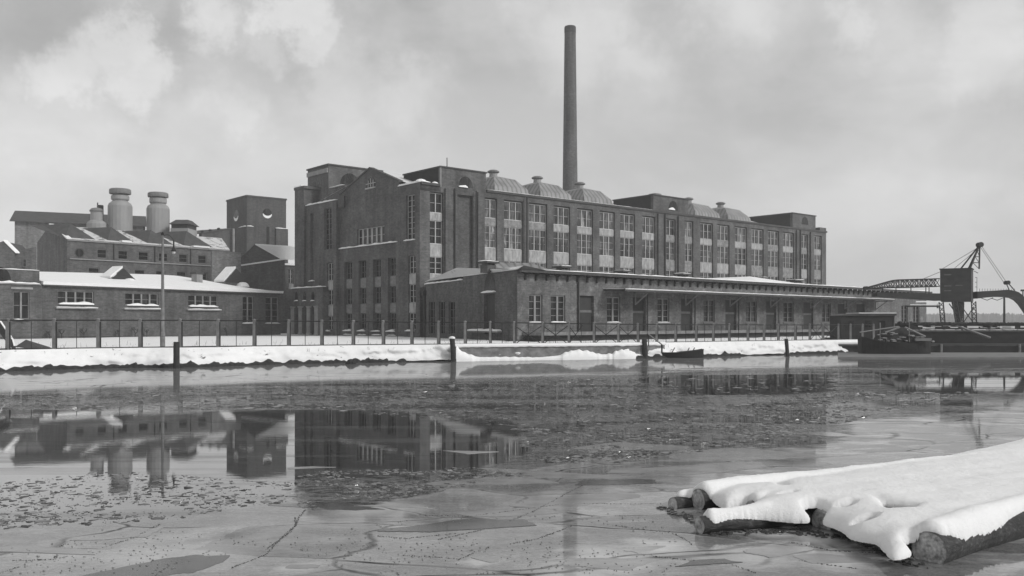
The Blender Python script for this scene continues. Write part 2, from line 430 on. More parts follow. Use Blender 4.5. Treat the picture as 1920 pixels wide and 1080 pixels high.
# lunette in the gable
mb = MB(); uc, zc, rr = lu(696), L.z(696, 351.5), (lu(687) - lu(705)) / 2
P = arch(mb, L, uc, rr, zc, .03, rr * 1.15); lun = mb.build('lunette', 'pane_dark', fac)
mb = MB()
for k in (1, 2, 3): L.box(mb, uc - rr + k * rr / 2 - .05, uc - rr + k * rr / 2 + .05, .032, .1, zc, zc + rr * (1.0 if k == 2 else .8))
L.box(mb, uc - rr, uc + rr, .032, .1, zc + rr * .4, zc + rr * .48)
L.box(mb, uc - rr, uc + rr, .0, .22, zc - .16, zc - .003)
mb.build('frame', 'frame', lun)
# roofs -----------------------------------------------------------------
uR = pk[0]; zR = pk[1] - .25; half = uR; ze = zR - .3 * half
mb = MB()
def EL(e, l, z): q = A + E.d * e + L.d * l; return (q.x, q.y, z)
mb.face([EL(.3, .5, ze + .1), EL(FLEN - .4, .5, ze + .1), EL(FLEN - .4, uR, zR), EL(.3, uR, zR)])
mb.face([EL(.3, uR, zR), EL(FLEN - .4, uR, zR), EL(FLEN - .4, LLEN - 1, zR - .17 * (LLEN - 1 - uR)), EL(.3, LLEN - 1, zR - .17 * (LLEN - 1 - uR))])
mb.build('main_roof', 'snow_roof', fac)
# raised gable copings
mb = MB()
for (u0_, z0_), (u1_, z1_) in (((S_G[0] - .1, zg0 - .25), pk), ((S_G[1], zg1 - .25), pk)):
    a0, a1 = L.pt(u0_, z0_, .12), L.pt(u0_, z0_, -.5); b0_, b1_ = L.pt(u1_, z1_, .12), L.pt(u1_, z1_, -.5)
    mb.hexa([a0, a1, b1_, b0_], [(p[0], p[1], p[2] + .22) for p in (a0, a1, b1_, b0_)])
mb.build('gable_coping', 'roofsheet', fac)
# cross parapets (raised blocks)
def block(pa, pb, ptop, pyL, pLend, name):
    u0, u1 = E.u(pa), E.u(pb); zt = E.z(pa, ptop)
    # depth from the left end of the sloping top edge
    q = A + E.d * u0; k = (pLend - CX) / F; t = (k * q.y - q.x) / (L.d.x - k * L.d.y)
    mb = MB(); b = [EL(u0, -.02, ztop - .9), EL(u1, -.02, ztop - .9), EL(u1, t, ztop - .9), EL(u0, t, ztop - .9)]
    mb.hexa(b, [(p[0], p[1], zt) for p in b]); o = mb.build(name, 'brick_front', fac)
    mb = MB(); mb.face([EL(u0 - .012, .45, ztop - .9), EL(u0 - .012, t, ztop - .9), EL(u0 - .012, t, zt), EL(u0 - .012, .45, zt)]); mb.build('dark_side', 'hull', o)  # thin dark sheet over the block's left-facing side only
    mb = MB(); b = [EL(u0 - .12, -.14, zt + .003), EL(u1 + .12, -.14, zt + .003), EL(u1 + .12, t + .1, zt + .003), EL(u0 - .12, t + .1, zt + .003)]
    mb.hexa(b, [(p[0], p[1], zt + .16) for p in b]); mb.build('coping', 'roofsheet', o)
    return u0, u1, zt, o, t
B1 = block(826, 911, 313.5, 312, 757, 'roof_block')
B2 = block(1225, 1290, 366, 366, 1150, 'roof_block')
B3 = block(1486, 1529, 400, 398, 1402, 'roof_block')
for (u0, u1, zt, o, t), px, py in ((B1, 873, 352), (B2, 1262, 394), (B3, 1509, 421)):
    mb = MB(); r = 1.05; uc = E.u(px); zc = E.z(px, py)
    arch(mb, E, uc, r, zc, .025, r * 1.25); mb.build('lunette', 'pane_dark', o)
    if px < 1500: mb = MB(); jag(mb, E, uc - r, uc + r * .2, .03, .2, zc, .36, .3); mb.build('snow', 'snow', o, kind='stuff')
mb = MB(); mb.bar(E.pt(E.u(843), B1[2], -.5), E.pt(E.u(843), B1[2] + 1.3, -.5), .05); mb.build('rod', 'pipe', B1[3])
mb = MB(); E.box(mb, B1[0] - .02, B1[0] + .1, -.2, .03, ztop - .3, B1[2]); mb.build('stone_strip', 'stone', B1[3])
# roof tower at the left end
T0 = Wall(Vector(L.pt(lu(616, -2.0), 0, -2.0)[:2]), d=E.d); T1 = Wall(T0.p, d=L.d)
zt = T1.z(616, 309.5)
w1 = T1.u(577); w0 = T0.u(716)
mb = MB()
b = [T0.pt(0, 16, 0), T0.pt(w0, 16, 0), T0.pt(w0, 16, -w1), T0.pt(0, 16, -w1)]
mb.hexa(b, [(p[0], p[1], zt) for p in b])
tw = mb.build('roof_tower', 'brick_front', fac)
mb = MB(); b = [T0.pt(-.15, zt, .15), T0.pt(w0 + .15, zt, .15), T0.pt(w0 + .15, zt, -w1 - .15), T0.pt(-.15, zt, -w1 - .15)]
mb.hexa([(p[0], p[1], zt + .003) for p in b], [(p[0], p[1], zt + .2) for p in b]); mb.build('coping', 'roofsheet', tw)
mb = MB(); T1.box(mb, .1, w1, .003, .18, T1.z(600, 327), T1.z(600, 319)); mb.build('pale_band', 'stone', tw)
mb = MB(); arch(mb, T1, T1.u(598), .9, T1.z(598, 347), .03, 1.0); mb.build('lunette', 'pane_dark', tw); mb = MB(); arch(mb, T0, T0.u(656), 1.5, T0.z(656, 347), .03, 1.6); mb.build('lunette', 'pane_dark', tw)
mb = MB(); mb.lathe(T0.pt(T0.u(640, -4), 0, -4)[:2] , [(1.6, zt + .2), (1.2, zt + .55), (.4, zt + .7)], 10); mb.build('roof_hatch', 'ventdark', tw)
# step block in front of the roof tower
mb = MB()
L.box(mb, lu(641), lu(606), -1.8, -.4, z2 - .5, L.z(620, 351)); L.box(mb, lu(648), lu(636), -1.6, .25, z2 - 1, L.z(640, 369))
L.box(mb, lu(606), lu(590), -2.1, -.9, z3 - .5, L.z(600, 357))
mb.build('stepped_wall', 'brick_front', fac)
# roof lanterns with ventilators
def lantern(px, sc_=1.0):
    lc = 7.0; q = A + L.d * lc; k = (px - CX) / F; e = (k * q.y - q.x) / (E.d.x - k * E.d.y); zk = 2.7 + (605 - 350) * 120.5 / F * 1.0 - 2.7 + 2.7
    zk = zR - 20.95 + 21.4
    prof = [(2.95, 4.0, zk - 3.3), (2.7, 3.6, zk - 1.75), (1.75, 2.3, zk - .45), (.55, .7, zk)]
    rings = [[EL(e - a * sc_, lc - b, z), EL(e + a * sc_, lc - b, z), EL(e + a * sc_, lc + b, z), EL(e - a * sc_, lc + b, z)] for a, b, z in prof]
    mb = MB()
    for r0, r1 in zip(rings, rings[1:]):
        for i in range(4): mb.face([r0[i], r0[(i + 1) % 4], r1[(i + 1) % 4], r1[i]])
    mb.face(rings[-1]); o = mb.build('roof_lantern', 'seam', fac)
    c = EL(e, lc, 0); mb = MB()
    mb.lathe(c, [(.55, zk - .1), (.5, zk + .5)], 12); v = mb.build('ventilator', 'vent', o)
    mb = MB(); mb.lathe(c, [(.58, zk + .503), (.78, zk + .6), (.76, zk + .75), (.45, zk + .9), (.15, zk + .95)], 14); mb.build('ventilator_cap', 'ventdark', o)
for px in (925, 1007.5, 1087): lantern(px)
for px in (1291, 1351): lantern(px, 1.1)
mb = MB(); c = EL(E.u(1228, -2), 2, 0); mb.lathe(c, [(.7, B2[2]), (.7, B2[2] + .3), (1.1, B2[2] + .35), (.9, B2[2] + .6), (.2, B2[2] + .75)], 12); mb.build('ventilator', 'ventdark', B2[3])
mb = MB(); L.box(mb, 0, 1, -FLEN, -FLEN + 2, ztop, ztop + .6); mb.build('end_block', 'brick_front', fac)
# snow on ledges
mb = MB()
jag(mb, L, S_R[0] - .05, S_R[1] - .1, -.3, .3, ztop + .003, .3)
jag(mb, L, S_G[0] + .2, S_G[1] - .1, .003, .28, L.z(690, 460.8), .22)
jag(mb, L, S_2[0] + .1, S_2[1], -.4, .62, z2 + .004, .25); jag(mb, L, S_3[0], S_3[1], -.4, .15, z3 + .004, .25)
jag(mb, L, S_4[0] + .3, S_4[1], -.3, .5, z4 + .36, .25)
jag(mb, L, lu(641), lu(617), -.4, -.05, L.z(620, 351) + .003, .12)
for a, b in ccols: jag(mb, L, lu(b) + .2, lu(a) + .1, -.3, .25, crow[2][0] - .3, .28); jag(mb, L, lu(b), lu(a), 0.003, .2, crow[2][0] - .75, .14)
for a, b, o in ((765, 780, .22), (611, 626, .5)): jag(mb, L, lu(b), lu(a), o, o + .3, L.z((a + b) / 2, 621), .25)
jag(mb, L, lu(778.5, .22), lu(760, .22), .22, .5, rop[0][2] - .15, .2); jag(mb, L, lu(590), lu(581), 0.003, .3, o3[0][2] - .1, .15)
jag(mb, E, E.u(793), E.u(806), -.45, .12, ztop + .065, .22)
mb.lathe(E.pt(E.u(793), 0, -.4)[:2], [(.7, ztop + .07), (.5, ztop + .32), (.2, ztop + .42)], 10)
mb.lathe(E.pt(E.u(818), 0, -.3)[:2], [(.45, ztop + .07), (.3, ztop + .22), (.1, ztop + .3)], 10)
jag(mb, E, E.u(912), E.u(1224), -.4, .1, ztop + .064, .07, 1.0)
for a, b, n in bays[:9]:
    for r in (0, 1, 2): jag(mb, E, E.u(a) + .1, E.u(b) - .1, -.3, -.14, rows[r][0] - .02, .05, .5)
mb.build('snow_on_ledges', 'snow', fac, kind='stuff')
# entrance portal
PO = Wall(Vector(L.pt(0, 0, 1.2)[:2]), d=L.d); pu = PO.u
zp = PO.z(575, 539.5); mb = MB()
dops = [(pu(b), pu(a), G, PO.z(570, 574), .7) for a, b in ((552, 561.5), (566.5, 577), (582, 592))]
PO.skin(mb, pu(605), pu(547), G - .3, zp, dops, .7)
PO.box(mb, pu(605), pu(547), -1.3, -.02, zp - .6, zp - .003)
for u in (pu(605), pu(547)): mb.face([PO.pt(u, G, -1.2), PO.pt(u, G, 0), PO.pt(u, zp, 0), PO.pt(u, zp, -1.2)])
mb.face([PO.pt(pu(605), zp, -1.2), PO.pt(pu(547), zp, -1.2), PO.pt(pu(547), zp, 0), PO.pt(pu(605), zp, 0)])
por = mb.build('entrance_portal', 'brick_front', fac)
for px in (549.5, 564, 579.5, 594):
    mb = MB(); mb.lathe(PO.pt(pu(px), 0, .0)[:2], [(.42, G), (.42, G + .2), (.36, G + .3), (.34, dops[0][3] - .3), (.45, dops[0][3] - .1), (.45, dops[0][3])], 14); mb.build('column', 'stone', por, smooth=False)
for d_ in dops:
    mb = MB(); PO.box(mb, d_[0], d_[1], -.69, -.6, G, d_[3]); mb.build('door', 'door', por)
for px in (556, 571.5, 587):
    mb = MB(); n = 16; uc = pu(px); zc = PO.z(px, 556.5); r = .42
    PO.poly(mb, [(uc + r * math.cos(2 * math.pi * k / n), zc + 1.7 * r * math.sin(2 * math.pi * k / n)) for k in range(n)], .02); mb.build('oval_window', 'pane_dark', por)
mb = MB(); jag(mb, PO, pu(605), pu(547), -.5, .12, zp + .003, .2)
for px in (556, 571.5, 587): jag(mb, PO, pu(px + 3), pu(px - 3), .02, .2, PO.z(px, 564.5), .16, .2)
mb.build('snow_on_ledges', 'snow', por, kind='stuff')

# ================================================================== SMOKESTACK
cy = 168.0; mb = MB(); cc = (X(1069, cy), cy)
zt = Z(50, cy); r0, r1 = 16.3 * cy / F, 10.6 * cy / F
prof = [(r0 * 1.06, G)]
for k in range(0, 13):
    t = k / 12; prof.append((r0 * 1.06 + (r1 - r0 * 1.06) * t, G + (zt - 1.3 - G) * t))
mb.lathe(cc, prof, 32); st = thing('smokestack', (cc[0], cc[1], G), 'tall slender tapering brick smokestack rising behind the long factory', 'chimney')
mb.build('shaft', 'brick_stack', st, smooth=True)
mb = MB(); mb.lathe(cc, [(r1 * 1.01, zt - 1.29), (r1 * 1.03, zt - 1.1), (r1 * 1.03, zt - .2), (r1 * .95, zt), (r1 * .7, zt + .01)], 32); mb.build('crown_ring', 'brick_tower', st)

# ================================================================== WAREHOUSE
B = Vector((X(970, 77), 77.0)); W = Wall(B, d=(1.093, 1.0)); V = Wall(B, p1=Vector((X(797, 99), 99.0)))
WLEN = W.u(1737); zw = W.z(970, 512); wu = W.u
wh = thing('warehouse', (B.x, B.y, G), 'low pale stained brick warehouse with loading dock and snowy canopy before the factory', 'warehouse')
wins = [(992, 1017), (1033, 1060), (1138, 1163), (1233, 1255), (1319.5, 1340), (1399, 1419), (1469, 1488), (1540.5, 1558), (1690, 1702), (1712, 1724)]
doors = [(1087, 1113.5), (1186.5, 1211), (1277, 1298.5), (1360, 1381), (1436.5, 1455.5), (1506.5, 1525), (1571, 1588), (1606, 1622)]
zwin = (W.z(1005, 604.5), W.z(1005, 552.5)); zdoor = (W.z(1100, 621.5), W.z(1100, 554.5)); DK = zdoor[0]
ops = [(wu(a), wu(b), *zwin, .25) for a, b in wins] + [(wu(a), wu(b), *zdoor, .35) for a, b in doors]
mb = MB(); W.skin(mb, 0, WLEN, G - .3, zw, ops)
mb.face([W.pt(WLEN, G, 0), W.pt(WLEN, G, -10), W.pt(WLEN, zw, -10), W.pt(WLEN, zw, 0)])
mb.build('front_wall', 'brick_store', wh)
for i, (a, b) in enumerate(wins):
    window(W, wh, wu(a), wu(b), *zwin, 2, 4, -.2, 'frame_grey' if i < 4 else 'frame_dark', 'pane_dark', .11, .11, True)
for a, b in doors:
    mb = MB(); W.box(mb, wu(a) + .01, wu(b) - .01, -.34, -.27, zdoor[0], zdoor[1] - .01); d_ = mb.build('door', 'door', wh)
    mb = MB(); W.box(mb, wu(a) + .1, wu(b) - .1, -.265, -.2, (zdoor[0] + zdoor[1]) / 2 + .1, (zdoor[0] + zdoor[1]) / 2 + .32); mb.build('door_rail', 'frame_dark', d_)
# side wall
vu = V.u; zv = zw - .05; VL = V.len
vdo = [(vu(b), vu(a), V.z((a + b) / 2, 626), V.z((a + b) / 2, 565.5), .3) for a, b in ((804, 815), (823, 834), (841, 852.5))]
bl = (vu(928), vu(907.5), V.z(918, 626), V.z(918, 551), .35)
mb = MB(); V.skin(mb, 0, VL, G - .3, zv, vdo + [bl]); V.poly(mb, [(bl[0], bl[2]), (bl[1], bl[2]), (bl[1], bl[3]), (bl[0], bl[3])], -.35)
V.box(mb, 0, vu(868), -.4, .0, zv + .002, zv + .35)
mb.build('side_wall', 'brick_old', wh)
for q in vdo: window(V, wh, q[0], q[1], q[2], q[3], 2, 4, -.25, 'frame_dark', 'pane_dark', .06, .04)
mb = MB(); V.box(mb, bl[0] + .02, bl[1] - .02, -.34, -.28, bl[2], bl[3]); mb.build('door', 'door', wh)
mb = MB(); r = (vu(907.5) - vu(929)) / 2; arch(mb, V, vu(918.5), r, V.z(918, 545.5), .02, r * 1.25); mb.build('lunette', 'pane_dark', wh)
mb = MB(); mb.bar(V.pt(vu(798), G, .15), V.pt(vu(798), zv - .3, .15), .14); V.box(mb, vu(799.5), vu(796.5), 0.003, .4, zv - 1.2, zv - .7); mb.build('downpipe', 'pipe', wh)
mb = MB(); mb.bar(W.pt(wu(1083), DK, .12), W.pt(wu(1083), zw, .12), .08); mb.build('downpipe', 'pipe', wh)
for px in (1213, 1302, 1384, 1459): 
    mb = MB(); mb.bar(W.pt(wu(px), DK, .1), W.pt(wu(px), zw - 1.2, .1), .05); mb.build('downpipe', 'pipe', wh)
# dock
mb = MB(); W.box(mb, .6, wu(1640), .003, 2.4, DK - .28, DK); dk = mb.build('loading_dock', 'conc', wh)
mb = MB()
W.box(mb, .9, wu(1640), .01, 1.9, G - .3, DK - .283); mb.build('dock_base', 'timber', dk)
# main roof: eave in front, gentle slope up
mb = MB(); rd = 12.0; rz = .8
def WR(u, o, z): return W.pt(u, z, o)
mb.face([WR(-.2, .75, zw + .32), WR(WLEN + .3, .75, zw + .32), WR(WLEN + .3, -rd, zw + .32 + rz), WR(3.0, -rd, zw + .32 + rz)])
mb.face([WR(3.0, -rd, zw + .32 + rz), WR(WLEN + .3, -rd, zw + .32 + rz), WR(WLEN + .3, -2 * rd, zw), WR(9, -2 * rd, zw)])
mb.build('roof', 'snow_thin', wh)
mb = MB(); mb.face([V.pt(0, zw + .3, .1), WR(3.0, -rd, zw + .32 + rz), WR(9, -2 * rd, zw), V.pt(VL, zw + .3, 0)]); mb.build('end_roof', 'snow_roof', wh)
mb = MB(); W.box(mb, -.2, WLEN + .3, .55, .75, zw + .06, zw + .3); mb.build('eaves_board', 'roofsheet', wh)
mb = MB(); W.box(mb, -.2, WLEN + .3, .003, .55, zw + .2, zw + .29); mb.build('soffit', 'timber', wh)
mb = MB(); n = 62
for k in range(n):
    u = .8 + (WLEN - 1) * k / n
    mb = MB(); W.box(mb, u, u + .14, .004, .5, zw - .12, zw + .195); W.box(mb, u, u + .14, .004, .18, zw - .55, zw - .119); mb.build('eaves_bracket', 'timber', wh)
# canopy over the dock
c0, c1 = wu(1171, 2.6), wu(1676, 2.6); zc = W.z(1171, 545, 2.6); CO = 2.6
mb = MB(); b = [W.pt(c0, zc, CO), W.pt(c1, zc, CO), W.pt(c1, zc + .08, .004), W.pt(c0, zc + .08, .004)]
mb.hexa(b, [(p[0], p[1], p[2] + .14) for p in b]); ca = mb.build('canopy', 'timber', wh)
mb = MB(); W.box(mb, c0 - .05, c1 + .05, CO + .003, CO + .1, zc - .05, zc + .2); mb.build('fascia', 'roofsheet', ca)
mb = MB(); b = [W.pt(c0, zc + .145, CO + .12), W.pt(c1, zc + .145, CO + .12), W.pt(c1, zc + .225, .004), W.pt(c0, zc + .225, .004)]
mb.hexa(b, [(p[0], p[1], p[2] + .05) for p in b]); jag(mb, W, c0, c1, CO - .5, CO + .14, zc + .17, .08, .5); mb.build('snow', 'snow', ca, kind='stuff')
for px in (1202, 1296, 1379, 1455, 1530, 1594, 1652):
    mb = MB(); u = wu(px, .8); W.box(mb, u - .07, u + .07, .1, CO - .1, zc - .12, zc - .003 - 0.0)
    mb.bar(W.pt(u, zc - 1.15, .1), W.pt(u, zc - .1, 1.6), .07); mb.bar(W.pt(u, zc - 1.2, .1), W.pt(u, zc, .1), .07)
    mb.build('canopy_bracket', 'stone', ca)
# corner pavilion gable
gz = W.z(968, 498.5); mb = MB()
ga, gb = W.pt(-.6, zw + .30, .85), W.pt(wu(1012), zw + .30, .85); gp = W.pt(wu(971), gz, .85)
bk = Vector(V.d[:] + (0,)) * 9
def off(p): return (p[0] + bk.x, p[1] + bk.y, p[2])
mb.face([ga, gp, off(gp), off(ga)]); mb.face([gp, gb, off(gb), off(gp)]); mb.build('pavilion_roof', 'snow_roof', wh)
mb = MB(); mb.hexa([ga, gb, gp], [(p[0] + bk.x * .03, p[1] + bk.y * .03, p[2]) for p in (ga, gb, gp)]); mb.build('pavilion_pediment', 'timber', wh)
# grey hipped roof behind the side wall
mb = MB(); h0 = [V.pt(vu(905), zw + .3, -.5), V.pt(vu(835), zw + .3, -.5), V.pt(vu(835) , zw + .3, -9), V.pt(vu(905), zw + .3, -9)]
pkz = V.z(880, 500, -3.5)
p1_, p2_ = V.pt(vu(873), pkz, -3.5), V.pt(vu(884), pkz - .1, -6.5)
mb.face([h0[0], h0[1], p1_]); mb.face([h0[1], h0[2], p2_, p1_]); mb.face([h0[2], h0[3], p2_]); mb.face([h0[3], h0[0], p1_, p2_]); mb.build('hipped_roof', 'seam', wh)
# snowy roof hump
mb = MB(); u0, u1 = wu(1362, -6), wu(1470, -6); zz = zw + .3; zp_ = W.z(1403, 519.5, -7.5)
q = [W.pt(u0, zz + .1, -1.5), W.pt(u1, zz + .1, -1.5), W.pt(u1, zz + .9, -11), W.pt(u0, zz + .9, -11)]; pp = W.pt((u0 * .55 + u1 * .45), zp_, -6.5)
for i in range(4): mb.face([q[i], q[(i + 1) % 4], pp])
mb.build('snowy_roof_hump', 'snow', wh, kind='stuff')
for a, b, t_ in ((912, 932, 487.5), (1051.5, 1069, 496.5), (1167, 1181, 505), (1279, 1294, 511), (1429, 1440, 518), (1489, 1506, 523)):
    o_ = -6.5 if a > 1000 else -5
    u0, u1 = wu(a + 2, o_), wu(b - 2, o_); zt = W.z((a + b) / 2, t_, o_); mb = MB()
    W.box(mb, u0, u1, o_ - 1, o_, zw + .3, zt - .45); v = mb.build('roof_chimney', 'brick_old', wh)
    mb = MB(); W.box(mb, u0 - .25, u1 + .25, o_ - 1.2, o_ + .2, zt - .3, zt - .12)
    for uu in (u0, (u0 + u1) / 2 - .06, u1 - .12): W.box(mb, uu, uu + .12, o_ - .8, o_ - .1, zt - .45, zt - .3)
    mb.build('chimney_cap', 'roofsheet', v); mb = MB(); jag(mb, W, u0 - .2, u1 + .2, o_ - 1.1, o_ + .15, zt - .118, .12); mb.build('snow', 'snow', v, kind='stuff')
mb = MB()
jag(mb, W, -.2, wu(1190), .45, .8, zw + .325, .1, .5); jag(mb, W, wu(1190), WLEN, .4, .8, zw + .325, .13, .6)
jag(mb, V, 0, vu(868), -.35, .1, zv + .36, .18); jag(mb, V, vu(868), VL, -.3, .12, zv + .01, .2)
jag(mb, V, vu(941), vu(883), .003, .5, V.z(912, 620.5), .2); jag(mb, V, vu(930), vu(906.5), .003, .3, V.z(918, 548.5), .2)
for a, b in wins[:4]: jag(mb, W, wu(a), wu(b), 0, .12, zwin[0], .1, .3)
mb.build('snow_on_ledges', 'snow', wh, kind='stuff')
mb = MB(); V.box(mb, vu(942), vu(883), .003, .45, V.z(912, 623.5), V.z(912, 620.8)); mb.build('step', 'conc', wh)
# ================================================================== LEFT WORKSHOP (low, snowy roof)
def YA(px, Y): return Vector((X(px, Y), Y))
K = Wall(YA(78, 91), p1=YA(526, 119)); ku = K.u; KL = K.len; zk = 6.55
ws = thing('workshop', (K.p.x, K.p.y, G), 'low brick workshop with wide strip windows under a thick snowy roof', 'workshop')
kst = [(108, 176), (235, 297), (353, 409)]; kz = (K.z(142, 571), K.z(142, 546)); ktl = [(455, 475.5), (498, 522)]
ktz = (K.z(465, 605), K.z(465, 556))
ops = [(ku(a), ku(b), *kz, .3) for a, b in kst] + [(ku(a), ku(b), *ktz, .3) for a, b in ktl]
mb = MB(); K.skin(mb, 0, KL, G - .3, zk, ops); mb.face([K.pt(KL, G, 0), K.pt(KL, G, -12), K.pt(KL, zk, -12), K.pt(KL, zk, 0)])
mb.build('front_wall', 'brick_old', ws)
for a, b in kst: window(K, ws, ku(a), ku(b), *kz, 4, 2, -.2, 'frame_grey', 'pane_dark', .09, .1, name='strip_window')
for a, b in ktl: window(K, ws, ku(a), ku(b), *ktz, 2, 4, -.2, 'frame_grey', 'pane_dark', .08, .1, name='tall_window')
mb = MB()
for a, b in kst: K.box(mb, ku(a) - .3, ku(b) + .3, .003, .3, kz[0] - .45, kz[0] - .32)
mb.build('window_sills', 'stone', ws)
mb = MB(); D = 11.0; zr = K.z(100, 513, -D)
n = 40; prev = None
for k in range(n + 1):
    u = -.1 + (KL + .2) * k / n; hip = max(0, (u - (KL - 9)) / 9) ; 
    zru = zr + (K.z(403, 520.5, -D) - zr) * min(1, u / ku(403)); h = (zru - zk - .35) * (1 - hip ** 2.2); wob = .05 * noise.noise(Vector((u * .4, 3, 1)))
    ring = [K.pt(u, zk + .02, .42), K.pt(u, zk + .33 + wob, .5), K.pt(u, zk + .42 + h * .35 + wob, -D * .32), K.pt(u, zk + .38 + h * .75 + wob, -D * .72), K.pt(u, zk + .35 + h, -D), K.pt(u, zk, -D - 4)]
    if prev:
        for i in range(5): mb.face([prev[i], prev[i + 1], ring[i + 1], ring[i]])
    else: mb.face(ring)
    prev = ring
mb.face(prev[::-1]); mb.build('snowy_roof', 'snow', ws, smooth=False)
mb = MB(); K.box(mb, -.05, KL + .1, .003, .38, zk - .12, zk + .015); mb.build('gutter', 'roofsheet', ws)
def gablet(pa, pp, pb, ypk, yb, o, extra=False):
    ua, up, ub = ku(pa, o), ku(pp, o), ku(pb, o); za, zp2 = K.z(pp, yb, o), K.z(pp, ypk, o)
    back = -1.9; mb = MB()
    a, b, p = K.pt(ua, za, o), K.pt(ub, za - .1, o), K.pt(up, zp2, o)
    a2, b2, p2 = K.pt(ua, za, o + back), K.pt(ub, za, o + back), K.pt(up, zp2, o + back)
    mb.hexa([a, a2, p2, p], [(q[0], q[1], q[2] + .25) for q in (a, a2, p2, p)]); mb.face([p, p2, b2, b]); g = mb.build('roof_gablet', 'snow', ws)
    mb = MB(); w0, w1 = K.pt(ua + .1, za - .1, o + .05), K.pt(ub, za - .15, o + .05)
    mb.hexa([w0, w1, K.pt(up, zp2 - .02, o + .05)], [(q[0] + K.n.x * .1, q[1] + K.n.y * .1, q[2]) for q in (w0, w1, K.pt(up, zp2 - .02, o + .05))]); mb.build('gable_face', 'timber', g)
    mb = MB(); c = K.pt(up * .6 + ub * .4, za, o + .35); mb.lathe(c, [(.9, za - .6), (.7, za - .2), (.4, za - .02), (.1, za + .03)], 12); mb.build('snow_drift', 'snow', g, smooth=True, kind='stuff')
gablet(207, 230, 254, 502.5, 522, -4.5); gablet(420, 442, 466, 503, 529, -4.5)
mb = MB(); u0, u1 = ku(369, -4), ku(380, -4); K.box(mb, u0, u1, -5, -4, zk, K.z(374, 514, -4)); mb.build('roof_chimney', 'stone', ws)
mb = MB(); K.box(mb, u0 - .15, u1 + .15, -5.1, -3.9, K.z(374, 514, -4) + .003, K.z(374, 512, -4) + .1); mb.build('chimney_cap', 'roofsheet', ws)
mb = MB()
for a, b in kst: jag(mb, K, ku(a) + .1, ku(b) - .1, -.1, .22, kz[0], .32, .5); jag(mb, K, ku(a) - .3, ku(b) + .3, .003, .34, kz[0] - .317, .1)
for a, b in ktl: jag(mb, K, ku(a) - .1, ku(b) + .1, .003, .3, ktz[0] - .12, .2)
mb.build('snow_on_ledges', 'snow', ws, kind='stuff')
# bare espalier shrubs at the foot of the wall
for i, px in enumerate((88, 110, 152, 217, 248, 270, 420)):
    mb = MB(); u = ku(px); h = random.uniform(1.0, 1.7)
    def twig(p, d, l, r, dep):
        q = p + d * l; mb.bar(p, q, r, r * .7, 4, False)
        if dep:
            for s_ in range(3):
                e = Vector((random.uniform(-1, 1), random.uniform(-.3, .3), random.uniform(.5, 1.1))).normalized(); twig(p + d * l * random.uniform(.5, 1), e, l * .62, r * .65, dep - 1)
    twig(Vector(K.pt(u, G - .05, .5)), Vector((0, 0, 1)), h * .5, .05, 3)
    o = mb.build('bare_shrub', 'timber'); o['label'] = 'small bare shrub growing against the wall of the low snowy roofed workshop'; o['category'] = 'shrub'; o['group'] = 'bare shrubs along the workshop wall'

# ================================================================== LEFT END BLOCK
H = Wall(YA(-90, 84), p1=YA(79, 90.5)); hu = H.u
hb = thing('gatehouse', (X(20, 88), 88, G), 'flat roofed brick block with tall pale framed window at far left', 'building')
wz = (H.z(40, 598), H.z(40, 547)); ops = [(hu(25), hu(55), *wz, .25), (hu(-60), hu(-30), *wz, .25)]
zh1 = H.z(40, 533.5); zh2 = H.z(40, 505.5)
mb = MB(); H.skin(mb, 0, hu(79), G - .3, zh1, ops); H.box(mb, 0, hu(77.5), -6, -.4, zh1 - .01, zh2)
mb.face([H.pt(hu(79), G, 0), H.pt(hu(79), G, -6), H.pt(hu(79), zh1, -6), H.pt(hu(79), zh1, 0)])
mb.build('wall', 'brick_old', hb)
mb = MB(); H.box(mb, 0, hu(75), -.39, .14, zh1 + .003, zh1 + .12); H.box(mb, hu(20), hu(61), .003, .1, wz[1] + .25, wz[1] + .45); mb.build('ledge', 'stone', hb)
mb = MB(); arch(mb, H, hu(2), hu(24) - hu(2), zh1 + .3, -.37, 1.4); mb.build('lunette', 'pane_dark', hb)
for a, b in ((25, 55), (-60, -30)): window(H, hb, hu(a), hu(b), *wz, 2, 2, -.18, 'frame_grey', 'pane_dark', .07, .09, name='window')
mb = MB(); jag(mb, H, 0, hu(26), -.3, .2, zh1 + .13, .3); jag(mb, H, hu(26), hu(73), -.3, .15, zh1 + .125, .14); jag(mb, H, 0, hu(77), -1, -.3, zh2 + .003, .1); jag(mb, H, hu(24), hu(56), .003, .3, wz[0] - .15, .16)
mb.build('snow_on_ledges', 'snow', hb, kind='stuff')
mb = MB(); H.box(mb, 0, hu(77), -6, -1, zh2 - .3, zh2 + .05); mb.build('roof', 'roofsheet', hb)

# small gabled house far left
S = Wall(YA(-60, 104), p1=YA(70, 108)); su = S.u
sh = thing('small_gabled_house', (X(10, 105), 105, G), 'small gabled brick house half hidden behind the flat roofed block', 'house')
mb = MB(); zs = S.z(28, 473)
S.poly(mb, [(su(-30), G), (su(28), G), (su(28), zs), (su(6), S.z(6, 452)), (su(-30), zs + .4)]); S.poly(mb, [(su(28), G), (su(70), G), (su(70), S.z(60, 461)), (su(28), S.z(28, 471))], -1.2)
mb.face([S.pt(su(28), G, 0), S.pt(su(28), G, -8), S.pt(su(28), zs, -8), S.pt(su(28), zs, 0)]); mb.build('wall', 'brick_boiler', sh)
mb = MB(); a, b = S.pt(su(6), S.z(6, 452), .15), S.pt(su(29), zs - .1, .15)
mb.hexa([a, b, (b[0] + .2, b[1] + .5, b[2]), (a[0] + .2, a[1] + .5, a[2])], [(p[0], p[1], p[2] + .15) for p in (a, b, (b[0] + .2, b[1] + .5, b[2]), (a[0] + .2, a[1] + .5, a[2]))]); mb.build('gable_coping', 'snow', sh)
